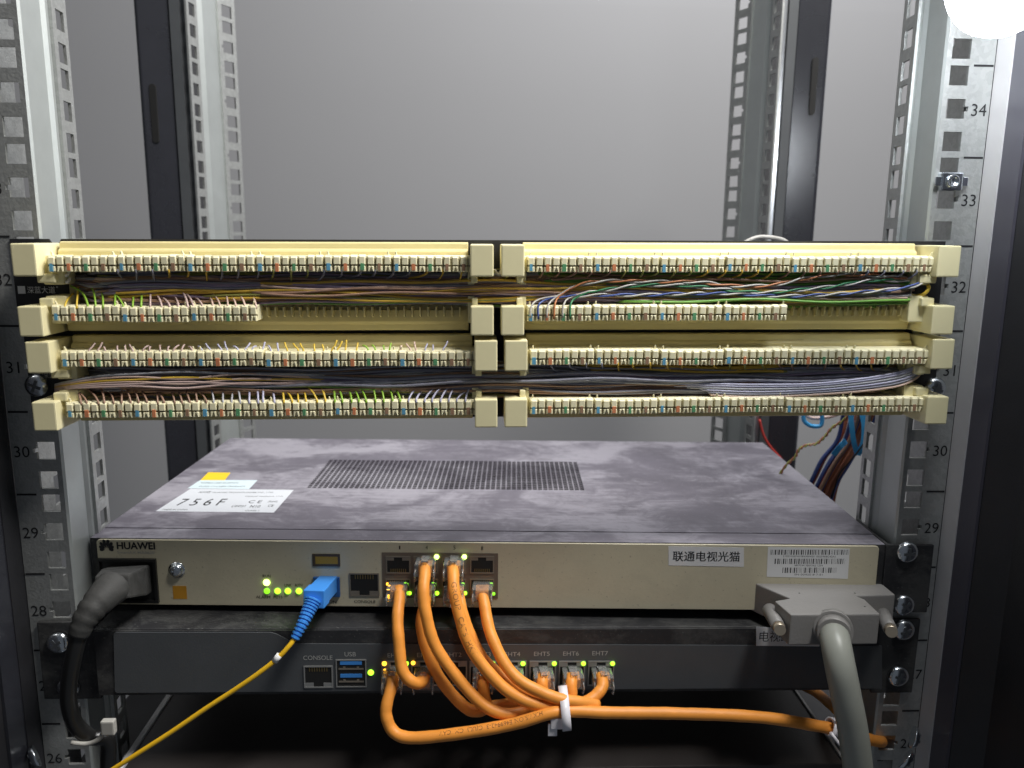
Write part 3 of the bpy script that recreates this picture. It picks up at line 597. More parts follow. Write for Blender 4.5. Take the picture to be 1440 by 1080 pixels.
# mains inlet
ia, ib = h1(142, 846), h1(220, 785)
b = MB(); b.box(ia.x, ib.x, -2.2, FY, ia.z, ia.z+1.6); b.box(ia.x, ib.x, -2.2, FY, ib.z-1.6, ib.z); b.box(ia.x, ia.x+1.8, -2.2, FY, ia.z+1.61, ib.z-1.61); b.box(ib.x-1.8, ib.x, -2.2, FY, ia.z+1.61, ib.z-1.61)
b.box(ia.x+1.81, ib.x-1.81, -0.75, FY, ia.z+1.61, ib.z-1.61); b.build('power_inlet', BLKC, modem, bevel=0.3, seg=1)
def port(fr, parent, x0, y0, x1, y1, yl, up=True, rim=PORTM, name='network_port', tongue=True):
    """an RJ45 jack: rim frame, dark well, contact comb"""
    a = fr.hit(x0, y1, yl); c = fr.hit(x1, y0, yl); w_ = 0.7
    b = MB()
    b.box(a.x, c.x, yl-0.5, yl, a.z, a.z+w_); b.box(a.x, c.x, yl-0.5, yl, c.z-w_, c.z); b.box(a.x, a.x+w_, yl-0.5, yl, a.z+w_, c.z-w_); b.box(c.x-w_, c.x, yl-0.5, yl, a.z+w_, c.z-w_)
    o = b.build(name, rim, parent)
    b = MB(); b.box(a.x+w_, c.x-w_, yl-0.22, yl-0.02, a.z+w_, c.z-w_); b.build('socket_well', HOLE, o)
    xm = (a.x+c.x)/2; hgt = c.z-a.z; wd = c.x-a.x
    if tongue:
        b = MB(); s_ = 1 if up else -1; z0 = c.z-w_ if up else a.z+w_
        for sg in (-1, 1):                                       # stepped shoulders beside the latch slot
            xa, xb = sorted((xm+sg*wd*0.17, xm+sg*(wd/2-w_))); za, zb = sorted((z0, z0-s_*hgt*0.18)); b.box(xa, xb, yl-0.34, yl-0.23, za, zb)
        b.build('latch_shoulder', rim, o)
    b = MB(); zc = a.z+w_ if up else c.z-w_
    for k in range(8):
        xk = xm+(k-3.5)*wd*0.085; za, zb = sorted((zc, zc+(1 if up else -1)*hgt*0.2)); b.box(xk-0.22, xk+0.22, yl-0.33, yl-0.23, za, zb)
    q_ = b.build('contact_comb', GOLD, o); q_['kind'] = 'stuff'
    return o
port(D1, modem, 492, 806, 533, 838, FY, up=False)
# block of eight jacks
b = MB(); fa, fc = boxpx(b, D1, 538.5, 778, 700.5, 840, FY, FY-0.35, FY); b.build('port_block', mat('block_shield', (0.20, 0.16, 0.125), 0.45, 0.4, 0.1, 100), modem)
for k, cx in enumerate((561, 600, 639.5, 679)):
    port(D1, modem, cx-18, 782, cx+16, 806, FY-0.36, up=True); port(D1, modem, cx-18, 814, cx+16, 838, FY-0.36, up=False)
for x, y, m_, r_ in ((614, 783, GLEDB, 1.4), (653, 783, GLEDB, 1.4), (576, 834, GLED, 1.1), (614.5, 834, GLED, 1.25), (654, 834, GLED, 1.15), (694, 835, GLEDD, 1.0), (570, 822, GLEDD, 0.8), (609, 822, GLEDD, 0.8), (651, 823, GLEDD, 0.9), (691, 823, GLEDD, 0.9), (545, 821, OLED, 0.8), (548, 833, OLED, 0.6)): led(D1, modem, x, y, m_, FY-0.75, r_)
# fibre socket
b = MB(); boxpx(b, D1, 442, 810.5, 478, 838, FY, FY-1.6, FY); b.build('fibre_socket', BLUED, modem, bevel=0.3, seg=1)
# right ear
b = MB(); e0 = h1(1243, 768, -0.2); e1 = h1(1298, 861, -0.2); b.box(hw+0.05, e1.x+2, -0.6, 1.4, e1.z, e0.z+1); b.box(hw+0.05, hw+2, 1.4, 40, e1.z, e0.z+1); b.build('mounting_ear', DEVBLK, modem, bevel=0.5)
# stickers on the front
st = flat([h1(940, 768), h1(1046, 770), h1(1046, 797), h1(940, 795)], FY); st.build('name_sticker', PAPER, modem)
b = MB(); onplate(b, '联通电视光猫', 993, 782.5, 5.9, 94, dy=0.2); onplate(b, '联通电视光猫', 993.4, 782.5, 5.9, 94, dy=0.22); b.build('sticker_lettering', INK, modem)
st = flat([h1(1080, 769), h1(1195, 771.5), h1(1192, 814), h1(1078, 811)], FY); st.build('barcode_sticker', PAPER, modem)
b = MB(); rnd = random.Random(3)
for x0, x1, y0, y1 in ((1083, 1194, 773, 780), (1089, 1188, 785.5, 793), (1100, 1177, 798, 805.5)):
    x = x0
    while x < x1:
        w_ = rnd.choice((0.9, 0.9, 1.5, 2.2)); a = h1(x, y1); c = h1(min(x+w_, x1), y0); b.box(a.x, c.x, FY-0.16, FY-0.13, a.z, c.z); x += w_+rnd.choice((0.7, 0.8, 1.1, 1.6))
onplate(b, '2102310EFH10E6000423  00259E8C42A1', 1138, 782.5, 1.0, 74); onplate(b, '4857544 3B6F3A2 1234', 1137, 795.2, 1.0, 40); onplate(b, 'SN 00425-8-7-E1', 1137, 808, 1.0, 40)
b.build('barcode_print', INK, modem)
# labels on the top
def top(px, py, z): return D1.hitz(px, py, z)
def toplabel(name, quad, m_, dz=0.1):
    b = MB(); b.prism([(top(*q, hh).x, top(*q, hh).y) for q in quad], 'z', hh+0.01, hh+dz); return b.build(name, m_, modem)
toplabel('rating_label', ((219, 719), (385, 721), (413, 689), (268, 687.5)), PAPERG)
toplabel('notice_label', ((264, 686.8), (350, 688), (362, 675.5), (282, 675)), mat('pale_blue_paper', (0.60, 0.70, 0.74), 0.55, 0, 0.05, 40), 0.14)
toplabel('warning_sticker', ((282, 675.5), (316, 675.5), (324, 665), (293, 664.5)), YEL, 0.2)
def ontop(b, s, q0, q1, h, dz=0.16):
    a, c = top(*q0, hh+dz), top(*q1, hh+dz); d = (c-a); wd = d.length; d.normalize(); put_text(b, s, a, d, Vector((-d.y, d.x, 0)), h, wd, 0, 'l')
b = MB(); ontop(b, '7 5 6 F', (252, 706), (316, 706), 13); b.build('handwriting', INK, modem)
b = MB(); ontop(b, 'HUAWEI', (280, 692), (296, 692), 4); ontop(b, 'HUAWEI TECHNOLOGIES CO., LTD.', (299, 692.5), (385, 692.5), 2.4); ontop(b, 'Optical Network Unit', (345, 698), (398, 698), 2.2); ontop(b, 'C E', (350, 705.5), (368, 705.5), 5.5); ontop(b, '(RoHS)', (377, 705.5), (390, 705.5), 4)
ontop(b, '(20)!', (326, 712), (345, 712), 4.5); ontop(b, 'N10', (352, 712), (366, 712), 4.5); ontop(b, 'CE', (377, 711), (385, 711), 4); ontop(b, 'MADE IN CHINA', (229, 716.5), (264, 716.5), 2.2); ontop(b, 'CLASS 1', (345, 718), (364, 718), 2.2)
ontop(b, 'INVISIBLE LASER RADIATION', (283, 679), (335, 679), 2.4, 0.2); ontop(b, 'CLASS 1M LASER PRODUCT', (280, 684), (345, 684), 2.4, 0.2)
b.build('label_print', INK, modem)
# ------------------------------------------------------------------ lower dark device
D2 = Frame((2, -8, -118), roll=0.42); W2 = 432.0; hw2 = W2/2
router = thing('network_router', 'dark grey rack router with numbered jacks under the beige modem', 'network device', D2.o, D2.R)
t2, b2 = 19.2, -19.2
b = MB(); b.box(-hw2, hw2, 1.5, 230, b2, t2); b.build('case', DEVBLK, router, bevel=0.8)
b = MB(); b.box(-hw2+1, hw2-1, 0.35, 1.49, b2+0.3, t2-0.5); b.build('front_frame', DEVBLK, router)
def h2(px, py, y=0): return D2.hit(px, py, y)
P2 = [h2(160, 891), h2(163, 889), h2(380, 889), h2(388, 891), h2(416, 905), h2(1240, 908), h2(1240, 968), h2(1100, 967), h2(165, 974), h2(162, 972)]
b = MB(); b.prism([(p.x, p.z) for p in P2], 'y', -0.3, 0.34); b.build('front_plate', CHAR, router)
F2 = -0.32
for sx in (-1, 1):
    fx = 240.5 if sx > 0 else -247; b = MB(); b.box(*sorted((sx*(hw2+0.3), fx)), 5.0, 7.2, -24, 21.5); b.box(*sorted((sx*(hw2+0.3), sx*(hw2+2.2))), 7.2, 40, -22, 20)
    o = b.build('mounting_ear', DEVBLK, router, bevel=0.5)
port(D2, router, 428, 936, 468, 967, F2, up=False, rim=mat('bright_shield', (0.34, 0.34, 0.33), 0.35, 0.5))
MATBS = MATS['bright_shield']
b = MB(); ua = h2(473, 966, F2); uc = h2(515, 927, F2); w_ = 0.6
b.box(ua.x, uc.x, F2-0.5, F2, ua.z, ua.z+w_); b.box(ua.x, uc.x, F2-0.5, F2, uc.z-w_, uc.z); b.box(ua.x, ua.x+w_, F2-0.5, F2, ua.z+w_, uc.z-w_); b.box(uc.x-w_, uc.x, F2-0.5, F2, ua.z+w_, uc.z-w_)
usb = b.build('usb_socket', MATBS, router)
b = MB(); b.box(ua.x+w_, uc.x-w_, F2-0.2, F2-0.02, ua.z+w_, uc.z-w_); b.build('socket_well', HOLE, usb)
for k in (0, 1):
    zc = ua.z+(0.42 if k == 0 else 0.88)*(uc.z-ua.z); b = MB(); b.box(ua.x+2.4, uc.x-2.4, F2-0.4, F2-0.21, zc-1.1, zc+1.0); b.build('usb_tongue', BLUEC, usb)
    b = MB(); zc -= 3.6; b.box(ua.x+1.5, uc.x-1.5, F2-0.42, F2-0.21, zc-0.45, zc+0.45); b.box(ua.x+4, ua.x+5.2, F2-0.41, F2-0.21, zc+0.46, zc+1.3); b.box(uc.x-5.2, uc.x-4, F2-0.41, F2-0.21, zc+0.46, zc+1.3); b.build('usb_spring', PORTM, usb)
led(D2, router, 521.5, 945.5, GLED, F2, 1.7)
PX2 = [556, 597.5, 638, 679, 721.5, 763, 804, 845]
for k, cx in enumerate(PX2): port(D2, router, cx-19, 929, cx+19, 964, F2, up=True, rim=MATBS)
for k, cx in enumerate(PX2):
    m_ = {0: OLED, 1: GLED, 2: GLEDD}.get(k, GLED)
    if k != 2: led(D2, router, (540.5 if k == 0 else 571.5 if k == 1 else cx+16.5 if k > 4 else cx+14), 933, m_, F2-0.55, 1.3)
led(D2, router, 581, 932, OLED, F2-0.55, 1.2); led(D2, router, 541, 944, OLED, F2-0.55, 0.7)
b = MB()
def on2(s, px, py, h, wpx):
    wd = h2(px+wpx/2, py).x-h2(px-wpx/2, py).x; put_text(b, s, h2(px, py, F2-0.12), X, Z, h, wd)
on2('CONSOLE', 447, 925, 2.6, 41); on2('USB', 492.5, 920, 2.6, 16)
for k, cx in enumerate(PX2): on2('EHT%d' % k, cx+(0 if k < 4 else -1), 921.5-(k*0.4), 2.5, 22)
b.build('port_lettering', LINK, router)
b = MB(); b.prism([(p.x, p.z) for p in (h2(1063, 881), h2(1152, 884), h2(1152, 908.5), h2(1063, 907.5))], 'y', -0.46, -0.32); b.build('name_sticker', PAPER, router)
b = MB(); put_text(b, '电视路由器', h2(1068, 895, -0.5), X, Z, 6.4, 31, align='l'); b.build('sticker_lettering', INK, router)
g = 'screws on the right mounting ears'
for (px, py, lb) in ((1275, 776, 'silver screw on the right, topmost of the modem ear'), (1270, 850, 'silver screw on the right, lower one of the modem ear'), (1270, 885, 'silver screw on the right, upper one of the router ear'), (1262, 950, 'silver screw on the right, lower one of the router ear')): screw(at(px, py, -3.4), lb, g, rz=random.uniform(0, 1.5))
screw(at(83, 903, -3.4), 'silver screw on the left router ear beside the black power cable', rz=0.9); screw(at(97, 966, -3.4), 'silver screw low on the left router ear', rz=0.2)
screw(at(1272, 1066, -16), 'bright screw at the lower right picture corner', rz=0.5, rot=(0.5, 0, 0.9)); screw(at(1283, 1036, -10), 'bright bolt half hidden beside the right post bottom', rz=0.5, rot=(0.2, 0, 1.2)); screw(at(52, 1062, -14), 'grey screw at the lower left picture corner', rot=(0.3, 0.4, -0.9))
# ------------------------------------------------------------------ equipment box at the bottom
eb = thing('equipment_box', 'black equipment box with bare metal edges at the bottom', 'equipment box', (0, -9, -200))
b = MB(); b.box(-206, 203, 0, 330, -20, 16); b.build('case', LOWBOX, eb, bevel=0.8)
for sx, x0 in ((-1, -209.5), (1, 203.3)):
    b = MB(); b.box(x0, x0+(3.3 if sx < 0 else 1.6), 0, 120, 12, 17.2); b.build('bare_edge', PAPER if sx < 0 else BARE, eb, bevel=0.3)  # left edge has a paler material so that it looks lit
sh = MB(); sh.box(-224, 224, 4, 44, -222, -220.5); sh.box(-262, 262, 44.01, 660, -222, -220.5); sh.box(-224, 224, 4, 5.2, -240, -222.01); tag(sh.build('equipment_shelf', BLACKP), 'black shelf carrying the equipment box', 'shelf')
# ------------------------------------------------------------------ orange patch cables
def tubepart(t, pts, r, m_, name='sheath', n=14, per=8):
    P = spline(pts, per); b = MB(); b.tube(P, r, n); b.build(name, m_, t); return P
def plug(t, p, fr, down=True, w_=11.2, clip=True):
    """RJ45 plug whose nose is at p (on the jack face); body comes out towards the viewer, frame axes"""
    M = fr.R; o = Vector(p)
    def T(mb):
        for v in mb.v: v[:] = o+M @ v
        return mb
    b = MB(); b.box(-w_/2, w_/2, -10.5, 2.0, -3.6, 3.6); 
    o1 = T(b).build('plug', CLEAR, t, bevel=0.4, seg=1)
    c = MB(); c.box(-3.6, 3.6, -10.0, -3.2, -2.6, 2.6); T(c).build('plug_core', ORBOOT, o1, bevel=0.5, seg=1)
    if clip: 
        l = MB(); s = 1 if clip > 0 else -1
        l.frustum([(-2.6, 1.5, s*3.7), (2.6, 1.5, s*3.7), (2.6, 1.5, s*4.5), (-2.6, 1.5, s*4.5)], [(-1.7, -12, s*5.6), (1.7, -12, s*5.6), (1.7, -12, s*6.3), (-1.7, -12, s*6.3)]); T(l).build('plug_latch', CLEAR, o1)
        d = MB()
        for sg in (-1, 1): d.tube([Vector((sg*5.0, -10.5, 1)), Vector((sg*5.2, -12.6, -1)), Vector((sg*5.0, -12, -5.0)), Vector((sg*4.6, -10, -5.8))], 0.5, 6)
        T(d).build('plug_guard', CLEAR, o1)
def cab_text(t, P, r, s, start, height, ang0, flip=False, m_=mat('brown_print', (0.28, 0.10, 0.02), 0.6)):
    """print wrapped on a cable: u runs along the path, v round it"""
    v, f, wd, h = text2d(s, height); b = MB(); cum = [0]
    for i in range(1, len(P)): cum.append(cum[-1]+(P[i]-P[i-1]).length)
    def pt(u, a):
        u = max(0, min(cum[-1]-1e-3, u)); i = max(k for k in range(len(cum)-1) if cum[k] <= u); k = (u-cum[i])/(cum[i+1]-cum[i])
        p = P[i].lerp(P[i+1], k); tg = (P[i+1]-P[i]).normalized(); to = (CAM-p); to = (to-tg*to.dot(tg)).normalized(); sd = tg.cross(to)
        return p+(to*math.cos(a)+sd*math.sin(a))*(r+0.06)
    vs = []
    for a, c in v:
        u = (start-a) if flip else (start+a); an = ang0-((h/2-c) if flip else (c-h/2))/r
        vs.append(pt(u, an))
    b.add(vs, f); b.build('printed_lettering', m_, t)
CR = 3.15
G = 'orange patch cables'
def j1(px, py, top_): return D1.o+D1.R @ D1.hit(px, py, FY-0.5)
def j2(px, py): return D2.o+D2.R @ D2.hit(px, py, F2-0.4)
def cable(label, ends, pts, text=None):
    t = thing('patch_cable', label, 'cable', group=G)
    for kind, px, py, clip in ends: plug(t, j1(px, py, 0) if kind == 1 else j2(px, py), D1 if kind == 1 else D2, clip=clip)
    P = spline([at(*p) for p in pts], 8); ph = random.uniform(0, 6); P = [p+Vector((math.sin(i*0.33+ph)*0.22, math.sin(i*0.21+ph*2)*0.25, math.sin(i*0.27+ph*3)*0.22)) for i, p in enumerate(P)]
    b = MB(); b.tube(P, [CR*(1+0.018*math.sin(i*0.9+ph)+0.012*math.sin(i*2.3)) for i in range(len(P))], 16); b.build('sheath', ORANGE, t)
    if text: cab_text(t, P, CR, *text)
    return t
cable('orange cable hooking from the lower first modem jack into the second router jack', [(1, 561, 826, -1), (2, 597, 947, 1)],
      [(562, 829, 2), (561.5, 838, -3), (560, 858, -10), (560, 890, -17), (562, 920, -21), (568, 945, -24), (580, 960, -25), (592, 960, -22), (598, 951, -17)])
cable('orange cable from the first router jack, printed and looping lowest to the right', [(2, 554, 947, 1)],
      [(553, 950, -16), (551, 962, -21), (545, 985, -26), (543.5, 1008, -29), (551, 1027, -31), (572, 1036, -33), (610, 1036, -35), (660, 1030, -37), (720, 1018, -38), (770, 1004, -38), (800, 1000, -37), (850, 1002, -36), (900, 1003, -35), (950, 1003, -35), (1010, 1005, -35), (1075, 1010, -34), (1130, 1017, -32), (1165, 1023, -30), (1200, 1034, -24), (1225, 1040, -17), (1236, 1042, -8), (1240, 1043, 10), (1240, 1040, 60)],
      ('HIKVISION E469942-3  C(UL)  CM  CAV', 112, 3.0, -0.5, True))
cable('orange cable from the lower second modem jack, swinging left of its twin', [(1, 600, 826, -1)],
      [(600, 829, 2), (597, 850, -5), (593, 875, -9), (597, 905, -12), (612, 942, -16), (634, 975, -19), (655, 995, -21), (672, 1000, -21), (690, 994, -20), (720, 990, -20), (770, 990, -22), (800, 992, -22)])
cable('orange cable from the upper second modem jack, ending in the knot of cables', [(1, 600, 792, 1)],
      [(598, 798, 0), (597, 806, -7), (596, 828, -14), (598, 860, -19), (607, 895, -22), (626, 930, -25), (652, 965, -28), (682, 992, -31), (708, 1004, -32), (728, 1003, -31), (745, 997, -27), (770, 994, -24), (800, 994, -23)])
cable('printed orange cable from the upper third modem jack sweeping down to the white tie', [(1, 639.5, 792, 1)],
      [(637, 798, 0), (637, 806, -8), (639, 830, -15), (645, 862, -20), (655, 895, -24), (674, 930, -28), (702, 962, -32), (735, 983, -34), (765, 993, -34), (800, 996, -33), (840, 999, -31)], ('GROUP   CAT5  HKV', 14, 2.9, -0.1, False))
cable('orange cable from the lower third modem jack, mostly hidden behind the printed one', [(1, 639.5, 826, -1)],
      [(644, 830, 2), (648, 850, -6), (655, 878, -11), (667, 905, -15), (684, 932, -19), (706, 952, -22), (740, 972, -25), (790, 990, -26)])
cable('orange cable from the lower fourth modem jack, topmost at the white tie', [(1, 679, 826, -1)],
      [(678, 831, 1), (680, 845, -6), (685, 870, -13), (693, 900, -20), (708, 930, -26), (732, 957, -31), (760, 974, -34), (785, 982, -35), (805, 986, -34), (840, 992, -30)])
cable('short orange stub dropping from the fourth router jack', [(2, 679, 947, 1)], [(680, 951, -16), (680, 962, -19), (681, 980, -20), (686, 996, -20)])
cable('orange cable dropping from the sixth router jack into the knot', [(2, 763, 947, 1)], [(763, 951, -16), (763, 962, -20), (765, 978, -22), (775, 990, -24), (800, 995, -25)])
cable('orange cable dropping straight from the seventh router jack behind the tie', [(2, 804, 947, 1)], [(804, 951, -16), (804, 963, -21), (803, 978, -24), (798, 990, -26), (785, 996, -26)])
cable('orange cable curling left from the last router jack to the tie', [(2, 845, 947, 1)], [(846, 951, -16), (847, 960, -21), (844, 972, -25), (833, 983, -28), (815, 989, -30), (797, 990, -31), (780, 989, -30)])
pt_ = thing('loose_plug', 'clear plug with no visible cable in the fifth router jack', 'plug'); plug(pt_, j2(721.5, 947), D2, clip=1)
cable('orange cable end passing behind the grey cable at lower right', [], [(1120, 960, 90), (1145, 972, 60), (1165, 988, 30), (1178, 1000, 15), (1192, 1012, 20), (1200, 1030, 40)])
# white ties
def ring(t, c, ax, up_, side, ra, rb, wdt, th, m_, name='band', n=28):
    b = MB(); vs = []
    for k in range(n):
        a = 2*math.pi*k/n; d = up_*math.cos(a)*ra+side*math.sin(a)*rb; e = up_*math.cos(a)*(ra+th)+side*math.sin(a)*(rb+th)
        vs += [c+d-ax*wdt/2, c+d+ax*wdt/2, c+e+ax*wdt/2, c+e-ax*wdt/2]
    fs = []
    for k in range(n):
        o, q_ = 4*k, 4*((k+1) % n); fs += [(o, o+1, q_+1, q_), (o+1, o+2, q_+2, q_+1), (o+2, o+3, q_+3, q_+2), (o+3, o, q_, q_+3)]
    b.add(vs, fs, 0, True); return b.build(name, m_, t)
tt = thing('cable_tie', 'white cable tie round the knot of orange cables', 'cable tie'); ax = Vector((0.97, 0, 0.12)).normalized(); c = at(794, 995.5, -32)
ring(tt, c, ax, Vector((-0.1, -0.25, 1)).normalized(), Vector((0, 1, 0.25)).normalized(), 8.6, 11.3, 4.6, 1.1, TIE)
b = MB(); p0 = at(784, 1016, -39); b.box(-3.6, 3.6, -1.4, 1.4, -3.2, 3.0, M=None)
for v in b.v: v += p0
b.build('lock_head', TIE, tt, bevel=0.5)
b = MB(); p0 = at(777, 1026, -39); b.box(-2.4, 2.4, -0.6, 0.6, -3.5, 3.5)
for v in b.v: v += p0
b.build('tail', TIE, tt, bevel=0.3)
tt = thing('cable_tie', 'white cable tie at the right end of the main orange cable', 'cable tie'); c = at(1170, 1023, -30)
ring(tt, c, Vector((0.9, 0, -0.35)).normalized(), Vector((0.35, 0, 0.9)).normalized(), Vector((0, 1, 0)), 4.0, 4.4, 4.0, 1.0, TIE)
b = MB(); b.tube([at(1168, 1030, -36), at(1180, 1046, -38), at(1192, 1058, -38)], 0.9, 6); b.tube([at(1172, 1014, -34), at(1185, 1003, -30), at(1200, 1008, -26)], 1.0, 6); b.build('tail', TIE, tt)
# ------------------------------------------------------------------ fibre lead
ft_ = thing('fibre_lead', 'yellow fibre lead with blue plug and ribbed boot', 'fibre cable')
a = D1.o+D1.R @ D1.hit(461, 822, FY-1.5); tip = at(441, 843, -16); ax = (tip-a).normalized(); sx_ = ax.cross(Vector((0, 0, 1))).normalized(); uz_ = sx_.cross(ax)
def obox(b, o, ax, sx_, uz_, l0, l1, w0, h0, w1=None, h1_=None, mi=0):
    w1 = w1 or w0; h1_ = h1_ or h0
    b.frustum([o+ax*l0+sx_*i*w0/2+uz_*j*h0/2 for i, j in ((-1, -1), (1, -1), (1, 1), (-1, 1))], [o+ax*l1+sx_*i*w1/2+uz_*j*h1_/2 for i, j in ((-1, -1), (1, -1), (1, 1), (-1, 1))], mi)
ll = (tip-a).length; b = MB(); obox(b, a, ax, sx_, uz_, -3, ll*0.6, 10.0, 9.0); obox(b, a, ax, sx_, uz_, ll*0.6+0.01, ll, 11.2, 9.6); b.build('plug', BLUEC, ft_, bevel=0.5)
P = spline([tip, at(434, 858, -20), at(425, 878, -25), at(414, 899, -29)], 8); rs = [3.9-2.2*i/(len(P)-1) for i in range(len(P))]
b = MB(); b.tube(P, rs, 12)
for i in range(1, len(P)-1, 2): b.tube([P[i]-(P[i+1]-P[i])*0.5, P[i]+(P[i+1]-P[i])*0.5], [rs[i]+0.75, rs[i]+0.6], 12, smooth=False)
b.build('boot', BLUEC, ft_)
tubepart(ft_, [at(415, 897, -28.5), at(406, 909, -31), at(390, 926, -33), (at(362, 948, -35)), at(330, 970, -36), at(290, 996, -37), at(240, 1030, -39), at(190, 1062, -41), at(140, 1094, -42), at(90, 1125, -43)], 1.25, YFIB, n=10)
b = MB(); b.tube([at(393, 921, -32.6), at(386, 930, -33.3)], 1.7, 8); b.build('tag_sleeve', PAPER, ft_)
# ------------------------------------------------------------------ grey connector and cable
gc = thing('connector_cable', 'thick grey cable with wide grey connector screwed to the modem', 'cable')
zt = D1.o.z+D1.hit(1150, 823, -3).z
def gp(px, py, z): v = atz(px, py, z); return v
A_ = gp(1062, 824, zt); B_ = gp(1236, 826, zt); C_ = gp(1242, 866, zt); Dd = gp(1110, 862, zt)
hgt = 17.0
y0 = 3; yf = (C_.y+Dd.y)/2; yw = yf*0.42
b = MB(); poly = [(A_.x-0.5, y0), (B_.x+4.0, y0-2), (B_.x+4.5, yw), (C_.x-3, yw-1), (C_.x-0.5, yw-5), (C_.x-0.5, yf), (Dd.x, yf), (Dd.x-2.5, yw-6), (A_.x+13.5, yw-3), (A_.x+3, -3)]
b.prism(poly, 'z', zt-hgt, zt); b.build('connector_shell', GREYPL, gc, bevel=0.8)
for px, py in ((1096, 852), (1216, 853), (1124, 834), (1202, 834)):
    b = MB(); q_ = gp(px, py, zt+0.05); b.lathe([(0.5, 0), (0.02, 0)], 8, M=Matrix.Rotation(math.radians(90), 3, 'X'))
    for v in b.v: v += q_
    b.build('mould_dimple', INK, gc)
for (pa, pb) in (((1082, 858, -14), (1097, 886, -40)), ((1240, 862, -14), (1254, 889, -40))):
    a, c = at(*pa), at(*pb); b = MB(); b.tube([a, a.lerp(c, 0.85)], [3.9, 3.5], 14); o = b.build('thumb_screw', GREYPL, gc); b = MB(); b.tube([a.lerp(c, 0.84), c], [3.2, 3.0], 14); d_ = (c-a).normalized(); b.build('screw_tip', mat('brass', (0.55, 0.47, 0.36), 0.35, 0.7), o)
P = [at(1170, 878, yf+2), at(1172, 888, yf-6), at(1174, 896, yf-12)]
b = MB(); b.tube([at(1171, 882, yf+1), at(1172, 886, yf-4)], [9.6, 9.6], 20); b.tube([at(1172, 886, yf-4), at(1173, 892, yf-9)], [8.4, 8.0], 20); b.build('strain_relief', GREYPL, gc)
tubepart(gc, [at(1172, 888, yf-5), at(1176, 908, yf-14), at(1182, 940, yf-20), at(1190, 980, yf-22), at(1198, 1020, yf-22), at(1204, 1060, yf-21), at(1208, 1100, yf-19), at(1210, 1140, yf-16)], 7.3, GREYCB, n=20)
# ------------------------------------------------------------------ mains lead
ml = thing('power_cable', 'black power cable with dusty plug in the modem inlet', 'power cable')
a = D1.o+D1.R @ D1.hit(181, 816, -2); tip = at(158, 826, -17); ax = (tip-a).normalized(); sx_ = ax.cross(Vector((0, 0, 1))).normalized()*-1; uz_ = ax.cross(sx_)*1
if uz_.z < 0: uz_ = -uz_
ll = (tip-a).length; b = MB(); obox(b, a, ax, sx_, uz_, -2, ll*0.35, 23.5, 16); obox(b, a, ax, sx_, uz_, ll*0.35+0.01, ll, 23, 15.5, 17, 12.5); b.build('plug', PLUGB, ml, bevel=1.2)
P = spline([at(160, 825, -14), at(146, 838, -22), at(130, 856, -29), at(118, 874, -33), at(110, 894, -35)], 6); rs = [9.2-4.4*i/(len(P)-1)-(0.6 if i in (11, 15, 19) else 0) for i in range(len(P))]
b = MB(); b.tube(P, rs, 16)
b.build('boot', PLUGB, ml)
tubepart(ml, [at(113, 886, -34), at(107, 908, -35), at(101, 935, -35), at(97, 960, -34), at(97, 990, -32), at(106, 1018, -28), at(126, 1036, -24), at(150, 1040, -20), at(152, 1070, -18), at(150, 1110, -18)], 4.0, BLKC, n=14)
tt = thing('cable_tie', 'grey white cable tie hanging from the black power cable at lower left', 'cable tie')
b = MB(); b.tube(spline([at(100, 1044, -30), at(122, 1046, -29), at(138, 1040, -29), at(146, 1030, -29), at(153, 1022, -29)], 5), [1.2]*21, 8); b.build('tail', GREYTIE, tt)
b = MB(); p0 = at(153, 1022, -29); b.box(-3.4, 3.4, -2, 2, -4, 4)
for v in b.v: v += p0
b.build('lock_head', GREYTIE, tt, bevel=0.8)
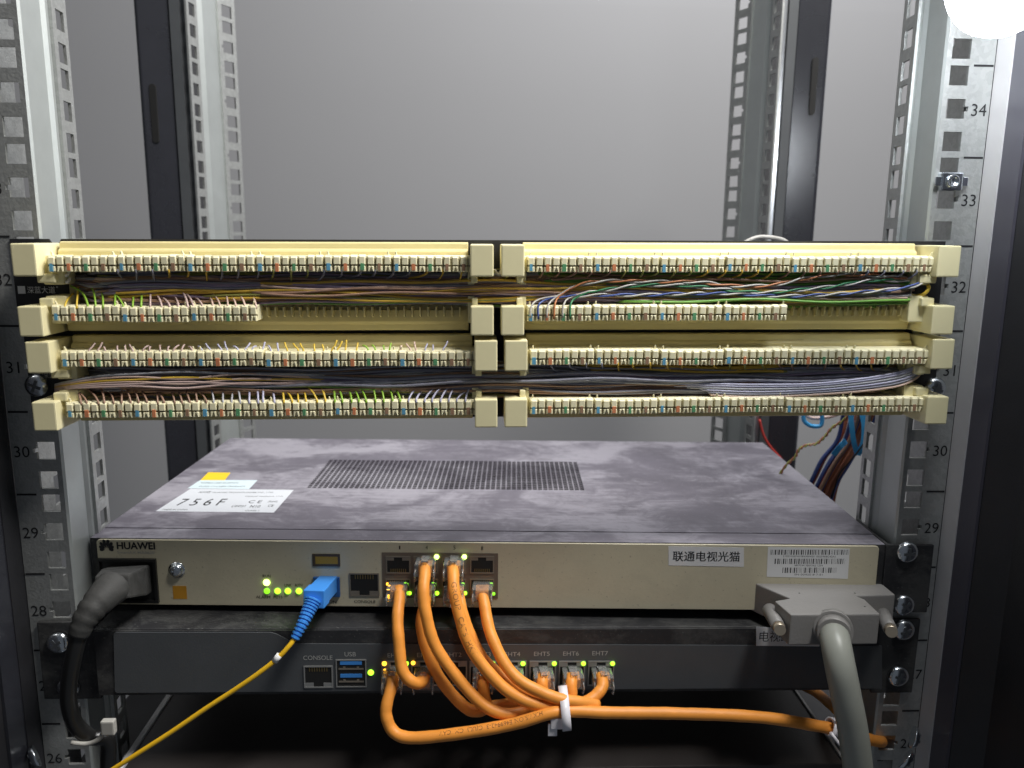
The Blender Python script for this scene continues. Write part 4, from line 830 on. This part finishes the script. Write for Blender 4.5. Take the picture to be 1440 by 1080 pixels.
# ------------------------------------------------------------------ things behind the rack
hn = thing('wire_harness', 'harness of brown and blue wires hanging at the right rear', 'wires')
rnd = random.Random(5)
for k in range(38):
    o = Vector((rnd.gauss(0, 3.9), rnd.gauss(0, 3.6), rnd.gauss(0, 1.5)))
    pts = [at(1222, 560, 130)+o*1.6, at(1212, 590, 132)+o*1.3, at(1198, 622, 134)+o, at(1180, 650, 136)+o*1.2, at(1163, 680, 138)+o*1.1, at(1152, 708, 140)+o*1.3, at(1146, 740, 140)+o*1.4]
    b = MB(); b.tube(spline(pts, 5), rnd.uniform(1.1, 1.5), 7); b.build('wire', WIRES[rnd.choice(['umber', 'umber', 'umber', 'navy', 'navy', 'orange', 'umber', 'blue', 'brown', 'black', 'navy', 'umber', 'red'])], hn)
def strap(pts, w_, name):
    P = spline([at(*p) for p in pts], 5); b = MB(); vs = []
    for i, p in enumerate(P):
        tg = (P[min(i+1, len(P)-1)]-P[max(i-1, 0)]).normalized(); sd = tg.cross(Yv).normalized(); vs += [p-sd*w_/2, p+sd*w_/2, p+sd*w_/2+Yv*0.4, p-sd*w_/2+Yv*0.4]
    fs = []
    for i in range(len(P)-1): o = 4*i; fs += [(o+a_, o+(a_+1) % 4, o+4+(a_+1) % 4, o+4+a_) for a_ in range(4)]
    b.add(vs, fs, 0, False); b.build(name, WIRES['sky'], hn)
strap([(1196, 575, 120), (1198, 600, 118), (1201, 622, 118), (1206, 640, 120)], 3.6, 'binder_strap'); strap([(1212, 575, 121), (1216, 600, 119), (1214, 625, 118), (1206, 640, 119)], 4.4, 'binder_strap'); strap([(1190, 620, 122), (1182, 628, 120), (1172, 640, 122)], 4.2, 'binder_strap')
px_wire([(1240, 565, 60), (1232, 592, 62), (1216, 622, 100), (1196, 648, 120), (1180, 668, 128), (1170, 700, 132)], 'black', 'thin dark wire hanging in front of the right rear harness')
tb_ = thing('twisted_pair', 'brown and grey twisted pair dangling left of the rear harness', 'wire pair')
mid = spline([at(*p) for p in ((1200, 578, 120), (1185, 592, 122), (1170, 602, 124), (1160, 614, 125), (1148, 624, 126), (1135, 626, 127), (1124, 632, 128), (1118, 643, 128), (1106, 654, 130), (1096, 668, 132))], 8)
for col_, ph in (('umber', 0), ('olive', math.pi)):
    b = MB(); b.tube([p+Vector((0.5*math.cos(i*0.8+ph), 0.5*math.sin(i*0.8+ph), 0.5*math.sin(i*0.8+ph))) for i, p in enumerate(mid)], 0.62, 6); b.build('wire', WIRES[col_], tb_)
px_wire([(1068, 590, 262), (1073, 610, 262), (1083, 628, 262), (1098, 645, 262), (1108, 662, 262)], 'red', 'red wire hanging in front of the right rear column', r=1.1)
px_wire([(1130, 578, 150), (1131, 592, 150), (1141, 599, 150), (1154, 598, 150), (1156, 586, 150), (1155, 576, 150)], 'sky', 'sky blue wire loop peeping below the lower panel', r=1.6)
px_wire([(1128, 580, 155), (1142, 588, 155), (1165, 586, 155), (1185, 580, 155)], 'pink', 'pink wire just above the sky blue loop', r=1.4)
px_wire([(1040, 345, 90), (1062, 334.5, 90), (1080, 333.5, 90), (1100, 337, 90), (1112, 345, 90)], 'white', 'white cable arching just above the upper patch panel', r=1.3)
